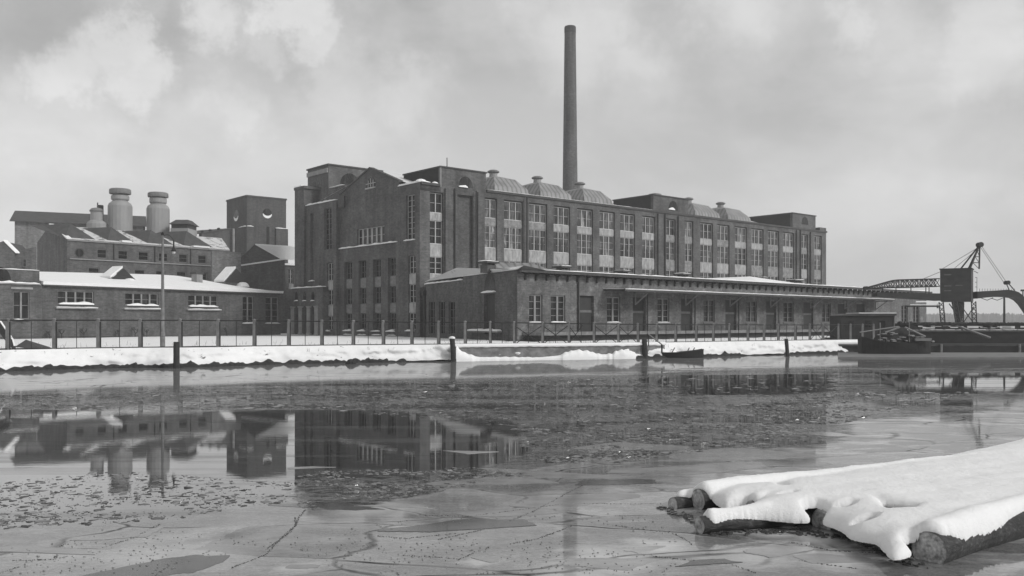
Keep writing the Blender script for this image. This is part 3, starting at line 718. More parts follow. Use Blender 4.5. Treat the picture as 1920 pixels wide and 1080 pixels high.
mb = MB(); a, b = S.pt(su(6) , S.z(6, 452) - .05, -.4), S.pt(su(29), zs - .15, -.4)
mb.hexa([a, b, (b[0] - 1, b[1] + 6, b[2]), (a[0] - 1, a[1] + 6, a[2])], [(p[0], p[1], p[2] + .1) for p in (a, b, (b[0] - 1, b[1] + 6, b[2]), (a[0] - 1, a[1] + 6, a[2]))]); mb.build('roof', 'roofsheet', sh)
window(S, sh, su(44), su(52), S.z(48, 500), S.z(48, 484), 1, 2, -1.15, 'frame_dark', 'pane_dark')

# ================================================================== BOILER HOUSE
Q = Wall(YA(126, 121), p1=YA(430, 139)); qu = Q.u; QL = Q.len; zq = Q.z(160, 450.5)
bh = thing('boiler_house', (Q.p.x, Q.p.y, G), 'brick boiler house with dark roof dormers, patchy snow and two great round ventilators', 'factory building')
up_ = [(181.7, 200.7), (221, 240), (259, 279), (297, 315), (335, 352), (371, 387.5), (398, 408)]
lo_ = [(165, 187), (252, 272), (292, 310), (331, 349), (368, 388), (405, 420)]
uz = (Q.z(191, 484.5), Q.z(191, 467)); lz = (Q.z(176, 518), Q.z(176, 501.5))
ops = [(qu(a), qu(b), *uz, .3) for a, b in up_] + [(qu(a), qu(b), *lz, .3) for a, b in lo_]
mb = MB(); Q.skin(mb, 0, QL, G, zq, ops); mb.build('front_wall', 'brick_boiler', bh)
for a, b in up_: window(Q, bh, qu(a), qu(b), *uz, 1, 2, -.15, 'frame_dark', 'pane_black', .12)
for a, b in lo_: window(Q, bh, qu(a), qu(b), *lz, 1, 2, -.15, 'frame_dark', 'pane_black', .12)
roundel(Q, bh, qu(149), Q.z(149, 474), .55)
mb = MB(); Q.box(mb, .3, QL, .003, .18, Q.z(190, 489), Q.z(190, 487)); Q.box(mb, 0, QL, .003, .2, zq - .2, zq - .05); mb.build('ledge', 'stone', bh)
for px in (213, 290, 357): mb = MB(); mb.bar(Q.pt(qu(px), Q.z(190, 488), .1), Q.pt(qu(px), zq, .1), .08); mb.build('downpipe', 'pipe', bh)
# left gable wall, turned toward the left
gd = Wall(Q.p, p1=YA(70, 131)); gl = gd.len; mb = MB()
zpk = gd.z(93, 421.7); gd.poly(mb, [(0, G), (gl, G), (gl, gd.z(71, 454)), (gd.u(93), zpk), (0, zq)]); mb.build('gable_wall', 'brick_boiler', bh)
mb = MB(); p = gd.pt(gd.u(93), zpk, .1); e = gd.pt(-.1, zq, .1)
mb.hexa([p, e, (e[0] + .5, e[1] + .3, e[2]), (p[0] + .5, p[1] + .3, p[2])], [(c[0], c[1], c[2] + .18) for c in (p, e, (e[0] + .5, e[1] + .3, e[2]), (p[0] + .5, p[1] + .3, p[2]))]); mb.build('gable_coping', 'snow', bh)
# roof: ridge parallel to the front, ridge offset rd back
rdp = gd.u(93) * 0.93; qd = Q.d; ridge0 = Vector(gd.pt(gd.u(93), zpk)[:2]); rl = QL + 2.5
r1v = ridge0 + qd * rl
mb = MB(); mb.face([Q.pt(0, zq, .15), Q.pt(QL, zq, .15), (r1v.x, r1v.y, zpk), (ridge0.x, ridge0.y, zpk)])
far = Vector(gd.pt(gl, 0)[:2]); farr = far + qd * (QL + 5)
mb.face([(ridge0.x, ridge0.y, zpk), (r1v.x, r1v.y, zpk), (farr.x, farr.y, zpk - 4), (far.x, far.y, zpk - 4)])
mb.build('roof', 'snow_thin', bh)
def dormer(pl, pp, pr, ypk):
    """dark steep dormer: a gabled wedge standing on the front slope"""
    o = -1.2; ul, up2, ur = qu(pl, o), qu(pp, o), qu(pr, o); zb_ = zq + .15
    zt = Q.z(pp, ypk, o - 2); mb = MB()
    a, b, p = Q.pt(ul, zb_, o + .6), Q.pt(ur, zb_, o + .6), Q.pt(up2, zt, o - 1.6)
    a2, b2, p2 = Q.pt(ul - 2, zb_ + 2, o - 6), Q.pt(ur - 2, zb_ + 2, o - 6), Q.pt(up2 - 2, zt, o - 6)
    mb.face([a, b, p]); mb.face([a, p, p2, a2]); mb.face([b, b2, p2, p]); mb.build('roof_dormer', 'roofsheet', bh)
dormer(118, 141, 178, 420.5); dormer(198, 218, 250, 427); dormer(272, 293, 324, 432.5); dormer(340, 360, 398, 434.5)
mb = MB()
Q.box(mb, qu(228), qu(246), -1, .2, zq + .06, zq + .35); Q.box(mb, qu(362), qu(392), -1, .2, zq + .06, zq + .3); mb.build('roof_snow_drifts', 'snow', bh, kind='stuff')
# ventilators
def vent(pc, rb, rn, rr_, rc, ys, Yv, name='ventilator'):
    c = (X(pc, Yv), Yv); s_ = Yv / F; z = lambda y: Z(y, Yv); yb, ysh, yn, ynt, ra, rb2, ca, cb = ys
    mb = MB(); mb.lathe(c, [(rb * s_, z(yb)), (rb * s_, z(ysh)), (rb * s_ * .9, z(ysh - 5)), (rn * s_, z(yn)), (rn * s_, z(ynt))], 20, .15)
    o = mb.build(name, 'vent', bh)
    mb = MB(); mb.lathe(c, [(rr_ * s_ * .9, z(ra)), (rr_ * s_, z(ra - 2)), (rr_ * s_, z(rb2 + 1)), (rr_ * s_ * .93, z(rb2))], 20, .15); mb.build('collar', 'vent', o)
    mb = MB(); mb.lathe(c, [(rr_ * s_ * .8, z(rb2)), (rr_ * s_ * .8, z(ca))], 16); mb.build('neck', 'ventdark', o)
    mb = MB(); mb.lathe(c, [(rc * s_, z(ca)), (rc * s_ * 1.02, z(ca - 3)), (rc * s_, z(cb + 1.5)), (rc * s_ * .9, z(cb))], 20, .15); mb.build('cap', 'ventdark', o)
vent(225.3, 21.5, 13, 16, 19, (437, 387, 377, 372, 376, 367, 364, 354.5), 139)
vent(296.5, 20.5, 13, 15.5, 18.2, (444, 392, 383, 377, 382, 372, 370, 361.5), 142)
Yv = 137; z = lambda y: Z(y, Yv); s_ = Yv / F; c = (X(181, Yv), Yv)
mb = MB(); mb.lathe(c, [(17 * s_, z(440)), (17 * s_, z(420)), (15 * s_, z(416)), (10.5 * s_, z(413)), (10.5 * s_, z(397))], 16); o = mb.build('squat_ventilator', 'vent', bh)
mb = MB(); mb.lathe(c, [(12 * s_, z(397)), (12.5 * s_, z(395)), (9 * s_, z(391)), (3 * s_, z(389.5))], 16); mb.build('dome', 'ventdark', o)
c2 = (X(188, Yv + 3), Yv + 3); mb = MB(); mb.lathe(c2, [(6 * s_, z(415)), (6 * s_, z(381)), (5.5 * s_, z(380))], 10); mb.bar((c2[0] - 5 * s_, c2[1], z(381)), (c2[0] - 5 * s_, c2[1], z(375)), .1); mb.build('flue_pipe', 'pipe', bh)
# capped roof house
Yc = 141; s_ = Yc / F; mb = MB(); x0, x1 = X(324, Yc), X(357, Yc)
mb.box(x0, x1, Yc - 1, Yc + 3, Z(447, Yc), Z(429, Yc)); o = mb.build('roof_house', 'vent', bh)
mb = MB(); mb.box(x0 + .1, x1 - .1, Yc - .9, Yc + 3, Z(429, Yc) + .003, Z(422, Yc)); mb.build('louvre_box', 'pipe', o)
mb = MB(); zz, zt = Z(421.5, Yc), Z(412, Yc); mb.hexa([(x0 - .2, Yc - 1.3, zz), (x1 + .3, Yc - 1.3, zz), (x1 + .3, Yc + 3.3, zz), (x0 - .2, Yc + 3.3, zz)], [(x0 + .5, Yc, zt), (x1 - .4, Yc, zt), (x1 - .4, Yc + 2, zt), (x0 + .5, Yc + 2, zt)]); mb.build('cap_roof', 'roofsheet', o)

# ================================================================== LONG SHED behind
N = Wall(YA(27.5, 152), p1=YA(268, 160)); nu = N.u
ls = thing('tall_shed', (N.p.x, N.p.y, G), 'tall pale rendered shed with long dark pitched roof behind the ventilators', 'shed')
zn = N.z(30, 414.5); NLn = nu(268)
mb = MB(); N.skin(mb, 0, NLn, G, zn, []); mb.face([N.pt(0, G, 0), N.pt(0, G, -9), N.pt(0, zn, -9), N.pt(0, zn, 0)]); mb.face([N.pt(NLn, G, 0), N.pt(NLn, G, -9), N.pt(NLn, zn, -9), N.pt(NLn, zn, 0)])
mb.build('wall', 'brick_shed', ls)
mb = MB(); zrr = N.z(30, 396.5, -4.5)
r_ = [N.pt(-.7, zn - .15, .7), N.pt(NLn + .6, zn - .15, .7), N.pt(NLn + .6, zrr, -4.5), N.pt(-.4, zrr, -4.5)]; r2_ = [N.pt(-.7, zn - .15, -9.7), N.pt(NLn + .6, zn - .15, -9.7)]
mb.hexa(r_, [(p[0], p[1], p[2] + .15) for p in r_]); mb.hexa([r_[3], r_[2], r2_[1], r2_[0]], [(p[0], p[1], p[2] + .15) for p in (r_[3], r_[2], r2_[1], r2_[0])])
mb.build('roof', 'roofsheet', ls)

# ================================================================== SQUARE TOWER
cT = YA(462.7, 165); TL = Wall(cT, d=L.d); TR = Wall(cT, d=E.d); a_, b_ = TL.u(425), TR.u(536.5); zt = TL.z(462.7, 368.5)
tt = thing('water_tower', (cT.x, cT.y, G), 'plain square brick tower with snow rimmed round windows left of the factory', 'tower')
mb = MB(); b = [TR.pt(0, G, 0), TR.pt(b_, G, 0), TR.pt(b_, G, -a_), TR.pt(0, G, -a_)]; mb.hexa(b, [(p[0], p[1], zt) for p in b])
zl = TR.z(500, 427); TR.box(mb, -.15, .0 + 1.2, .01, .3, G, zl); TR.box(mb, TR.u(516), b_ + .25, -3, .3, G, zl); mb.build('wall', 'brick_tower', tt)
mb = MB(); zz = zt + .003; b = [TR.pt(-.15, zz, .15), TR.pt(b_ + .15, zz, .15), TR.pt(b_ + .15, zz, -a_ - .15), TR.pt(-.15, zz, -a_ - .15)]
mb.hexa(b, [TR.pt(-.1, zz + .3, .1), TR.pt(b_ + .1, zz + .3, .1), TR.pt(b_ + .1, zz + .3, -a_), TR.pt(-.1, zz + .3, -a_)]); mb.lathe(TR.pt(b_ * .45, 0, -a_ / 2)[:2], [(4, zz + .25), (.5, zz + .7)], 4); mb.build('roof', 'roofsheet', tt)
for w_, px, py in ((TL, 443, 404), (TR, 501, 400)):
    r = 1.05 if w_ is TL else .9
    f = roundel(w_, tt, w_.u(px), w_.z(px, py), r, .03)
    mb = MB(); uc, zc = w_.u(px), w_.z(px, py); n = 10; A1 = [math.pi * (1.08 + .84 * k / n) for k in range(n + 1)]
    w_.poly(mb, [(uc + r * 1.05 * math.cos(t), zc + r * 1.05 * math.sin(t)) for t in A1] + [(uc + r * .95 * math.cos(t), zc + .1 + r * .62 * math.sin(t)) for t in A1[::-1]], .06); mb.build('snow', 'snow', f, kind='stuff')
mb = MB(); TR.box(mb, TR.u(499.5), TR.u(505), .004, .03, G + 8, zl + .2); mb.build('slit_window', 'pane_dark', tt)
mb = MB(); jag(mb, TR, -.15, 1.2, .0, .35, zl + .003, .2); jag(mb, TR, TR.u(516), b_ + .2, .0, .35, zl + .003, .16); jag(mb, TL, .2, 3, .003, .3, zl, .2); mb.build('snow_on_ledges', 'snow', tt, kind='stuff')

# sloping roofed hall left of the tower
J = Wall(YA(376, 150), p1=YA(434, 156)); ju = J.u
jh = thing('sloping_hall', (J.p.x, J.p.y, G), 'dark hall with a rising roof edge between boiler house and square tower', 'building')
mb = MB(); J.poly(mb, [(ju(378), G), (ju(434), G), (ju(434), J.z(434, 429)), (ju(378), J.z(378, 438.5))]); mb.face([J.pt(ju(434), G, 0), J.pt(ju(434), G, -8), J.pt(ju(434), J.z(434, 429), -8), J.pt(ju(434), J.z(434, 429), 0)]); mb.build('wall', 'brick_tower', jh)
mb = MB()
q_ = [J.pt(ju(377), J.z(378, 438.5), .15), J.pt(ju(434.5), J.z(434, 429), .15), J.pt(ju(434.5), J.z(434, 429), -8), J.pt(ju(377), J.z(378, 438.5), -8)]
mb.hexa(q_, [(p[0], p[1], p[2] + .15) for p in q_]); mb.build('roof', 'roofsheet', jh)
for px in (383, 398, 414):
    mb = MB(); z0 = J.z(px, 438.5 - (px - 378) * .17); mb.lathe(J.pt(ju(px), 0, -.5)[:2], [(.22, z0 - .1), (.22, z0 + .25), (.35, z0 + .3), (.2, z0 + .5)], 8); mb.build('roof_vent', 'pipe', jh)
mb = MB(); mb.bar(J.pt(ju(433), G, .6), J.pt(ju(433), J.z(433, 429), .6), .2); mb.build('flue_pipe', 'stone', jh)

# linking gabled building
O = Wall(YA(432, 128), p1=YA(556, 136)); ou = O.u
lb = thing('gabled_link_building', (O.p.x, O.p.y, G), 'dark link building with a low gable and snowy roof beside the factory', 'building')
mb = MB(); z0, z1 = O.z(440, 500.5), O.z(535, 487)
O.poly(mb, [(ou(432), G), (ou(534), G), (ou(534), z1), (ou(440), z0), (ou(432), z0)])
O.poly(mb, [(ou(447), z0 - 1), (ou(534), z0 - 1), (ou(534), O.z(534, 484)), (ou(487.5), O.z(487.5, 458.5)), (ou(447), O.z(447, 497))], -1.5)
Rz = O.z(548, 496); opw = [(O.u(541, -2), O.u(550, -2), O.z(545, 530), O.z(545, 503), .3)]
O.skin(mb, ou(534), ou(600), G, Rz, opw, .3, -2); mb.face([O.pt(ou(534), G, 0), O.pt(ou(534), G, -2), O.pt(ou(534), z1, -2), O.pt(ou(534), z1, 0)])
mb.build('wall', 'brick_old', lb)
window(O, lb, opw[0][0], opw[0][1], opw[0][2], opw[0][3], 2, 3, -2.2, 'frame', 'pane_dark', .06, .06)
mb = MB(); O.box(mb, O.u(541, -2), O.u(550, -2), -2.1, -1.95, O.z(545, 541), O.z(545, 531)); mb.build('spandrel_panel', 'render', lb)
mb = MB(); pk2 = O.pt(ou(487.5), O.z(487.5, 458), -1.3); pl2 = O.pt(ou(536), O.z(536, 485.5), -1.3)
q_ = [pk2, pl2, (pl2[0] + E.d.x * 12, pl2[1] + E.d.y * 12, pl2[2]), (pk2[0] + E.d.x * 13, pk2[1] + E.d.y * 13, pk2[2])]; mb.hexa(q_, [(p[0], p[1], p[2] + .15) for p in q_])
mb.build('roof', 'snow', lb)
mb = MB(); pq = O.pt(ou(446), O.z(446, 498), -1.3); q_ = [pk2, pq, (pq[0], pq[1] + 6, pq[2]), (pk2[0], pk2[1] + 6, pk2[2])]; mb.hexa(q_, [(p[0], p[1], p[2] + .15) for p in q_]); mb.build('roof', 'roofsheet', lb)
mb = MB()
a, b2_ = O.pt(ou(440), z0, .1), O.pt(ou(534), z1, .1); q_ = [a, b2_, O.pt(ou(534), z1, -.5), O.pt(ou(440), z0, -.5)]; mb.hexa(q_, [(p[0], p[1], p[2] + .2) for p in q_])
jag(mb, O, ou(534), ou(590), -2.5, -1.7, Rz + .003, .3); mb.build('snow_on_ledges', 'snow', lb, kind='stuff')
# pale yard wall between
U = Wall(YA(398, 124), p1=YA(450, 127)); mb = MB(); U.box(mb, U.u(398), U.u(452), -.4, 0, G, U.z(425, 473)); U.box(mb, U.u(396), U.u(454), -.45, .06, U.z(425, 473) + .003, U.z(425, 471.5))
o = mb.build('yard_wall', 'brick_shed'); o['label'] = 'pale rendered wall between the boiler house and the gabled link building'; o['category'] = 'wall'
# ================================================================== SHORE LINE
fence = [(-60, 660), (14.6, 657), (102, 656), (184.6, 655), (263, 654), (338, 653), (409, 652), (476.6, 651.3), (541, 650.5), (603, 649.7), (662, 649), (718.5, 648.5), (771.8, 648), (822, 647.6),
         (871.8, 647.2), (919, 646.8), (964, 646.4), (1017, 646), (1066, 645.6), (1113.5, 645.2), (1159, 644.8), (1196, 644.3), (1231, 643.8), (1266.5, 643.2), (1305, 642.6), (1337, 642), (1367, 641.5),
         (1402, 641), (1432, 640.6), (1459, 640.2), (1491, 639.7), (1518, 639.3), (1542.5, 639), (1571.7, 638.4), (1594.7, 638), (1617, 637.6), (1638, 637.2)]
tops = lambda px: np.interp(px, [0, 340, 541, 771, 964, 1196, 1402, 1640], [598, 598.5, 600, 602, 603.3, 606.5, 607.5, 608])
FP = [(*wp(px, py, G), px) for px, py in fence]
wl = [(-300, 702), (0, 697), (200, 690), (338, 689), (420, 687), (600, 680), (780, 677), (970, 674), (1180, 669.5), (1240, 668.5), (1350, 666), (1500, 664), (1640, 661), (1800, 660)]
WLP = [wp(a, b) for a, b in wl]
def shoreY(x):  return np.interp(x, [p[0] for p in WLP], [p[1] for p in WLP])
_shoreY = shoreY
fenceY = lambda x: np.interp(x, [p[0] for p in FP], [p[1] for p in FP])

def shoreY(x):  return np.minimum(_shoreY(x), fenceY(x) - .95)
# ground sheet: fine mesh near the bank, running on far inland
xs = np.unique(np.concatenate([[-900, -500, -250, -120, -80, -60], np.arange(-45, 44, .8), [44, 46, 50, 60, 80, 120, 180, 300]]))
offs = np.concatenate([[0, .3, .6, 1, 1.6, 2.4, 3.5, 5], np.arange(7, 30, 2.5), [35, 50, 80, 110]])
def shore_edge(x): return float(max(shoreY(min(x, 40)) + .55, min(fenceY(min(x, 40)) - .35, shoreY(min(x, 40)) + 1.2)))
V_, F_ = [], []
for x in xs:
    e = shore_edge(x) if x < 38 else 97.0 if x > 40 else shore_edge(x) + (97 - shore_edge(38)) * (x - 38) / 2
    for o in offs:
        nz = .05 * noise.fractal(Vector((x * .4, (e + o) * .4, 0)), 1.0, 2.0, 4) + (.07 * noise.noise(Vector((x * .9, o, 4))) if 1 < o < 30 else 0)
        V_.append((x, e + o if o < 100 else (2400 if x <= 60 else 190), G + nz + (0.0)))
nO = len(offs)
for i in range(len(xs) - 1):
    for j in range(nO - 1): F_.append((i * nO + j, (i + 1) * nO + j, (i + 1) * nO + j + 1, i * nO + j + 1))
def raw(name, V, Fc, m, smooth=True, **props):
    me = bpy.data.meshes.new(name); me.from_pydata(V, [], Fc); me.materials.append(M[m] if isinstance(m, str) else m)
    if smooth: me.polygons.foreach_set('use_smooth', [True] * len(me.polygons))
    o = bpy.data.objects.new(name, me); col.objects.link(o); WL[o.name] = Vector((0, 0, 0))
    for k, v in props.items(): o[k] = v
    return o
raw('ground', V_, F_, 'snow_ground', kind='structure')

# bank: uneven snow face from the land edge down to the water, dark undercut foot
V_, F_ = [], []; NB = 11
bx = np.arange(-60, 37.6, .12)
for x in bx:
    e = shore_edge(x); s = float(shoreY(x)); px = CX + x / s * F
    for k in range(NB):
        t = k / (NB - 1); y = e + .02 - (e - s) * (t ** .8); zz = G * (1 - t) + .02
        n1 = noise.fractal(Vector((x * .75, t * 2.6, 7)), .8, 2.0, 7)
        y += (.30 * n1) * math.sin(math.pi * min(1, t * 1.1)) - .12 * math.sin(math.pi * t)
        if k == 0: zz = G + .07
        if k == NB - 1: zz = .10 + .1 * noise.noise(Vector((x * 1.1, 0, 3))); 
        V_.append((x, y, zz + (.03 * n1 if 0 < k < NB - 1 else 0)))
for i in range(len(bx) - 1):
    for j in range(NB - 1): F_.append((i * NB + j, (i + 1) * NB + j, (i + 1) * NB + j + 1, i * NB + j + 1))
raw('snow_bank', V_, F_, 'snow_bank', kind='structure')
# dark wet earth at its foot
V_, F_ = [], []; NE = 5
for x in bx:
    s = float(shoreY(x))
    h = .25 + .26 * noise.fractal(Vector((x * 1.3, 9, 1)), .7, 2, 6); gap = noise.noise(Vector((x * .12, 5, 5)))
    if gap > .22: h *= .15
    for k in range(NE):
        t = k / (NE - 1); V_.append((x, s - .10 - .16 * t + .08 * noise.noise(Vector((x * 2.5, t * 3, 2))) + (.5 if k == 0 else 0), max(h, .02) * (1 - t) - .05 * (k == NE - 1) ))
for i in range(len(bx) - 1):
    for j in range(NE - 1): F_.append((i * NE + j, (i + 1) * NE + j, (i + 1) * NE + j + 1, i * NE + j + 1))
raw('shore_foot', V_, F_, 'earth', kind='structure')
def QY(px): Y0 = float(np.interp(px, [856, 1246], [YW(677), YW(668.3)])); return min(Y0, float(shoreY(X(px, Y0))) + .02)
# stone quay face, px 860..1245, with snow drifts at its foot
mb = MB(); pts = []
for px in np.linspace(856, 1246, 60):
    Yq = QY(px) - .02; pts.append((X(px, Yq), Yq))
V_, F_ = [], []
for i, (x, y) in enumerate(pts):
    for k in range(4): V_.append((x, y - .16 + .03 * k + .03 * noise.noise(Vector((x * 2, k, 0))), -.1 + (G - .12 + .1) * k / 3))
    V_.append((x, y + 1.5, G - .10))
for i in range(len(pts) - 1):
    for j in range(4): F_.append((i * 5 + j, (i + 1) * 5 + j, (i + 1) * 5 + j + 1, i * 5 + j + 1))
qw = raw('quay_wall', V_, F_, 'quaystone', False); qw['label'] = 'rough stone quay wall topped with snow beside the rowing boat'; qw['category'] = 'quay wall'
V_, F_ = [], []; NQ = 9
hp = [(856, .95), (866, .7), (880, .42), (900, .22), (950, .22), (1010, .15), (1045, .25), (1070, .62), (1090, .66), (1110, .5), (1130, .3), (1148, .35), (1155, .62), (1175, .58), (1190, .45), (1192, .05), (1246, .03)]
cap = []
for px in np.arange(856, 1194, 1.2):
    Yq = QY(px); x = X(px, Yq)
    h = float(np.interp(px, [a for a, b in hp], [b for a, b in hp])) * (1 + .25 * noise.noise(Vector((x * 3, 0, 0))))
    for k in range(NQ):
        a = math.pi / 2 * k / (NQ - 1); V_.append((x, Yq - .17 - .4 * math.sin(a) * min(1, h * 2.5), h * math.cos(a) + .06 * (k < NQ - 1)))
nn = len(V_) // NQ
for i in range(nn - 1):
    for j in range(NQ - 1): F_.append((i * NQ + j, (i + 1) * NQ + j, (i + 1) * NQ + j + 1, i * NQ + j + 1))
raw('snow_drift', V_, F_, 'snow', kind='stuff')
V_, F_ = [], []
for px in np.arange(850, 1250, 2.0):                       # thick snow edge lying on the quay
    Yq = QY(px); x = X(px, Yq); n1 = .05 * noise.noise(Vector((x * 2, 1, 8)))
    for dy, zz in ((-.18, G - .13 + n1), (-.24, G - .04), (-.16, G + .07 + n1), (.4, G + .12), (1.6, G + .08)): V_.append((x, Yq + dy, zz))
nn = len(V_) // 5
for i in range(nn - 1):
    for j in range(4): F_.append((i * 5 + j, (i + 1) * 5 + j, (i + 1) * 5 + j + 1, i * 5 + j + 1))
raw('quay_snow', V_, F_, 'snow', kind='stuff')

# ================================================================== FENCE
fn = thing('quay_fence', (FP[18][0], FP[18][1], G), 'long wire fence with pale concrete posts running along the snowy quay edge', 'fence')
fence_posts = []
for i, (x, y, px) in enumerate(FP):
    zt = Z(float(tops(px)), y); lean = random.uniform(-.02, .02); mb = MB()
    r = .098 if px < 900 else .08
    b = [(x - r, y - r, G - .2), (x + r, y - r, G - .2), (x + r, y + r, G - .2), (x - r, y + r, G - .2)]
    mb.hexa(b, [(p[0] * 1 + (x - p[0]) * .12 + lean, p[1] + (y - p[1]) * .12, zt - .06) for p in b])
    mb.lathe((x + lean, y), [(r * 1.2, zt - .058), (r * 1.25, zt), (r * .6, zt + .05)], 8)
    mb.build('fence_post', 'conc', fn)
    mb = MB(); mb.box(x + r + .004, x + r + .05, y - .05, y + .05, G - .1, zt - .15); mb.build('stay_iron', 'pipe', fn)
mb = MB(); mv = MB()
for (x0, y0, p0), (x1, y1, p1) in zip(FP, FP[1:]):
    za, zb2 = Z(float(tops(p0)), y0) - .12, Z(float(tops(p1)), y1) - .12
    for f_, r in ((1, .036), (.02, .04)):
        mb.bar((x0, y0, G + .05 + (za - G) * f_), (x1, y1, G + .05 + (zb2 - G) * f_), r, n=4)
    if p0 < 700: mb.bar((x0, y0, G + .45 * (za - G)), (x1, y1, G + .45 * (zb2 - G)), .012, n=4)
    xm, ym, zm = (x0 + x1) / 2, (y0 + y1) / 2, (za + zb2) / 2
    mv.bar((xm, ym, G - .05), (xm, ym, zm), .022, n=4)
mb.build('fence_rails', 'steel', fn); mv.build('fence_uprights', 'steel', fn)
for (x0, y0, p0), (x1, y1, p1) in zip(FP, FP[1:]):
    if p0 in (964, 1017, 1066, 1113.5, 1159, 1518, 1542.5) :
        if p0 == 1066: x1, y1 = (x0 * .45 + x1 * .55), (y0 * .45 + y1 * .55)
        mb = MB(); mb.bar((x0, y0 + .03, G), (x1, y1 + .03, G + 1.4), .03, n=4); mb.bar((x0, y0 - .03, G + 1.4), (x1, y1 - .03, G), .03, n=4); mb.build('cross_brace', 'steel', fn)

# dead grass and weed stalks sticking out of the snow
mb = MB(); rg_ = random.Random(11)
for k in range(900):
    x = rg_.uniform(-34, 37); 
    if noise.noise(Vector((x * .5, 3, 3))) < -.05: continue
    y = shore_edge(x) + rg_.choice([rg_.uniform(-.1, .5), rg_.uniform(.5, 14), rg_.uniform(-.35, .1)]); h = rg_.uniform(.08, .32); zb_ = G - .02 if y > shore_edge(x) else G - .35
    mb.bar((x, y, zb_), (x + rg_.uniform(-.12, .12), y + rg_.uniform(-.1, .1), zb_ + h + .04), .011, .004, 3, False)
mb.build('dead_weeds', 'timber', kind='stuff')
# ================================================================== STREET LAMP
yl = 58.5; xl = X(305, yl); zt = Z(441, yl)
lp = thing('street_lamp', (xl, yl, G), 'tall slim pale lamp post with hanging dark lantern standing by the fence', 'street lamp')
mb = MB(); mb.lathe((xl, yl), [(.16, G - .1), (.16, G + .9), (.12, G + 1.0), (.075, zt - .3), (.06, zt)], 10); mb.build('pole', 'conc', lp)
mb = MB(); P0 = Vector((xl, yl, zt - .05)); mb.lathe((xl, yl), [(.1, zt), (.12, zt + .1), (.04, zt + .2)], 8)
for k in range(8):
    t0, t1 = k / 8, (k + 1) / 8; g = lambda t: (xl + .72 * t, yl, zt - .1 + .25 * math.sin(math.pi * t) - .25 * t)
    mb.bar(g(t0), g(t1), .016, n=5)
mb.build('arm', 'steel', lp)
xa = xl + .72; mb = MB(); mb.bar((xa, yl, zt - .35), (xa, yl, zt - .95), .05, n=6); mb.lathe((xa, yl), [(.05, zt - .75), (.1, zt - .9), (.17, zt - 1.02), (.15, zt - 1.06)], 10); mb.build('lantern', 'steel', lp)
mb = MB(); mb.lathe((xa, yl), [(.04, zt - 1.22), (.1, zt - 1.18), (.12, zt - 1.07)], 10); mb.build('globe', 'glow', lp, smooth=True)

# ================================================================== MOORING POSTS
def pile(px, pb, pt_, wpx, lean, label, capsnow=False, sq=False, pxt=None):
    Yp = YW(pb); Yp = min(Yp, float(shoreY(X(px, Yp))) - .38); x = X(px, Yp); zt = Z(pt_, Yp); r = wpx / 2 * Yp / F; xt = X(pxt if pxt else px, Yp)
    o = thing('mooring_post', (x, Yp, 0), label, 'mooring post', 'mooring posts along the quay')
    mb = MB(); nseg = 8; rings = []
    for k in range(nseg + 1):
        t = k / nseg; rr = r * (1.05 - .12 * t); c = (x + (xt - x) * t, Yp); n = 10
        rings.append([(c[0] + rr * (1 + .1 * noise.noise(Vector((a * 2, t * 3, px)))) * math.cos(2 * math.pi * a / n), c[1] + rr * math.sin(2 * math.pi * a / n), -.5 + (zt + .5) * t) for a in range(n)])
    for r0, r1 in zip(rings, rings[1:]):
        for a in range(n): mb.face([r0[a], r0[(a + 1) % n], r1[(a + 1) % n], r1[a]])
    mb.face(rings[-1]); mb.build('timber_pile', 'timber', o)
    if capsnow:
        mb = MB(); mb.lathe((xt, Yp), [(r * 1.1, zt - .04), (r * 1.15, zt + .04), (r * .8, zt + .1), (r * .2, zt + .13)], 10); mb.build('snow_cap', 'snow', o, smooth=True, kind='stuff')
    return o
pile(331, 690.5, 641, 12, 0, 'thick upright mooring post in front of the snowy bank below the street lamp')
pile(852.5, 675, 634, 10.5, 0, 'leaning mooring post with a cap of snow', True, pxt=847.5)
pile(1211, 668.5, 636, 10, 0, 'dark mooring post against the quay wall beside the rowing boat', pxt=1208)
pile(1478, 668.5, 635, 7.5, 0, 'thin leaning mooring post on the snowy bank left of the dark barges', pxt=1474)
# boulder in the bank
mb = MB(); c = wp(657, 683); n = 12
for j in range(5):
    for a in range(n):
        f0, f1 = math.pi / 2 * j / 5, math.pi / 2 * (j + 1) / 5
        g = lambda a, f: (c[0] + .36 * math.cos(f) * math.cos(2 * math.pi * a / n) * (1 + .2 * noise.noise(Vector((a % n, f * 2, 0)))), c[1] + .2 + .25 * math.cos(f) * math.sin(2 * math.pi * a / n), .36 * math.sin(f) - .02)
        mb.face([g(a, f0), g(a + 1, f0), g(a + 1, f1), g(a, f1)])
o = mb.build('boulder', 'earth'); o['label'] = 'dark boulder at the foot of the snowy bank by the water'; o['category'] = 'rock'

# handrail by the steps
hr = thing('handrail', (*wp(1230, 642, G), G), 'short sloping iron handrail at the quay steps above the rowing boat', 'handrail')
mb = MB(); P = [(*wp(1216, 646, G),), (*wp(1241, 658, .55),)]
a = Vector((P[0][0], P[0][1], G + .75)); b = Vector((X(1241, P[0][1] - 2), P[0][1] - 2.0, G - .1)); b.z = Z(646, b.y)
mb.bar(a, b, .045, n=6); mb.build('rail', 'stone', hr)
mb = MB(); mb.bar((a.x, a.y, G - .1), a, .04); mb.build('rail_post', 'steel', hr); mb = MB(); mb.bar((b.x, b.y, Z(662, b.y)), b, .06); mb.build('rail_post', 'steel', hr)

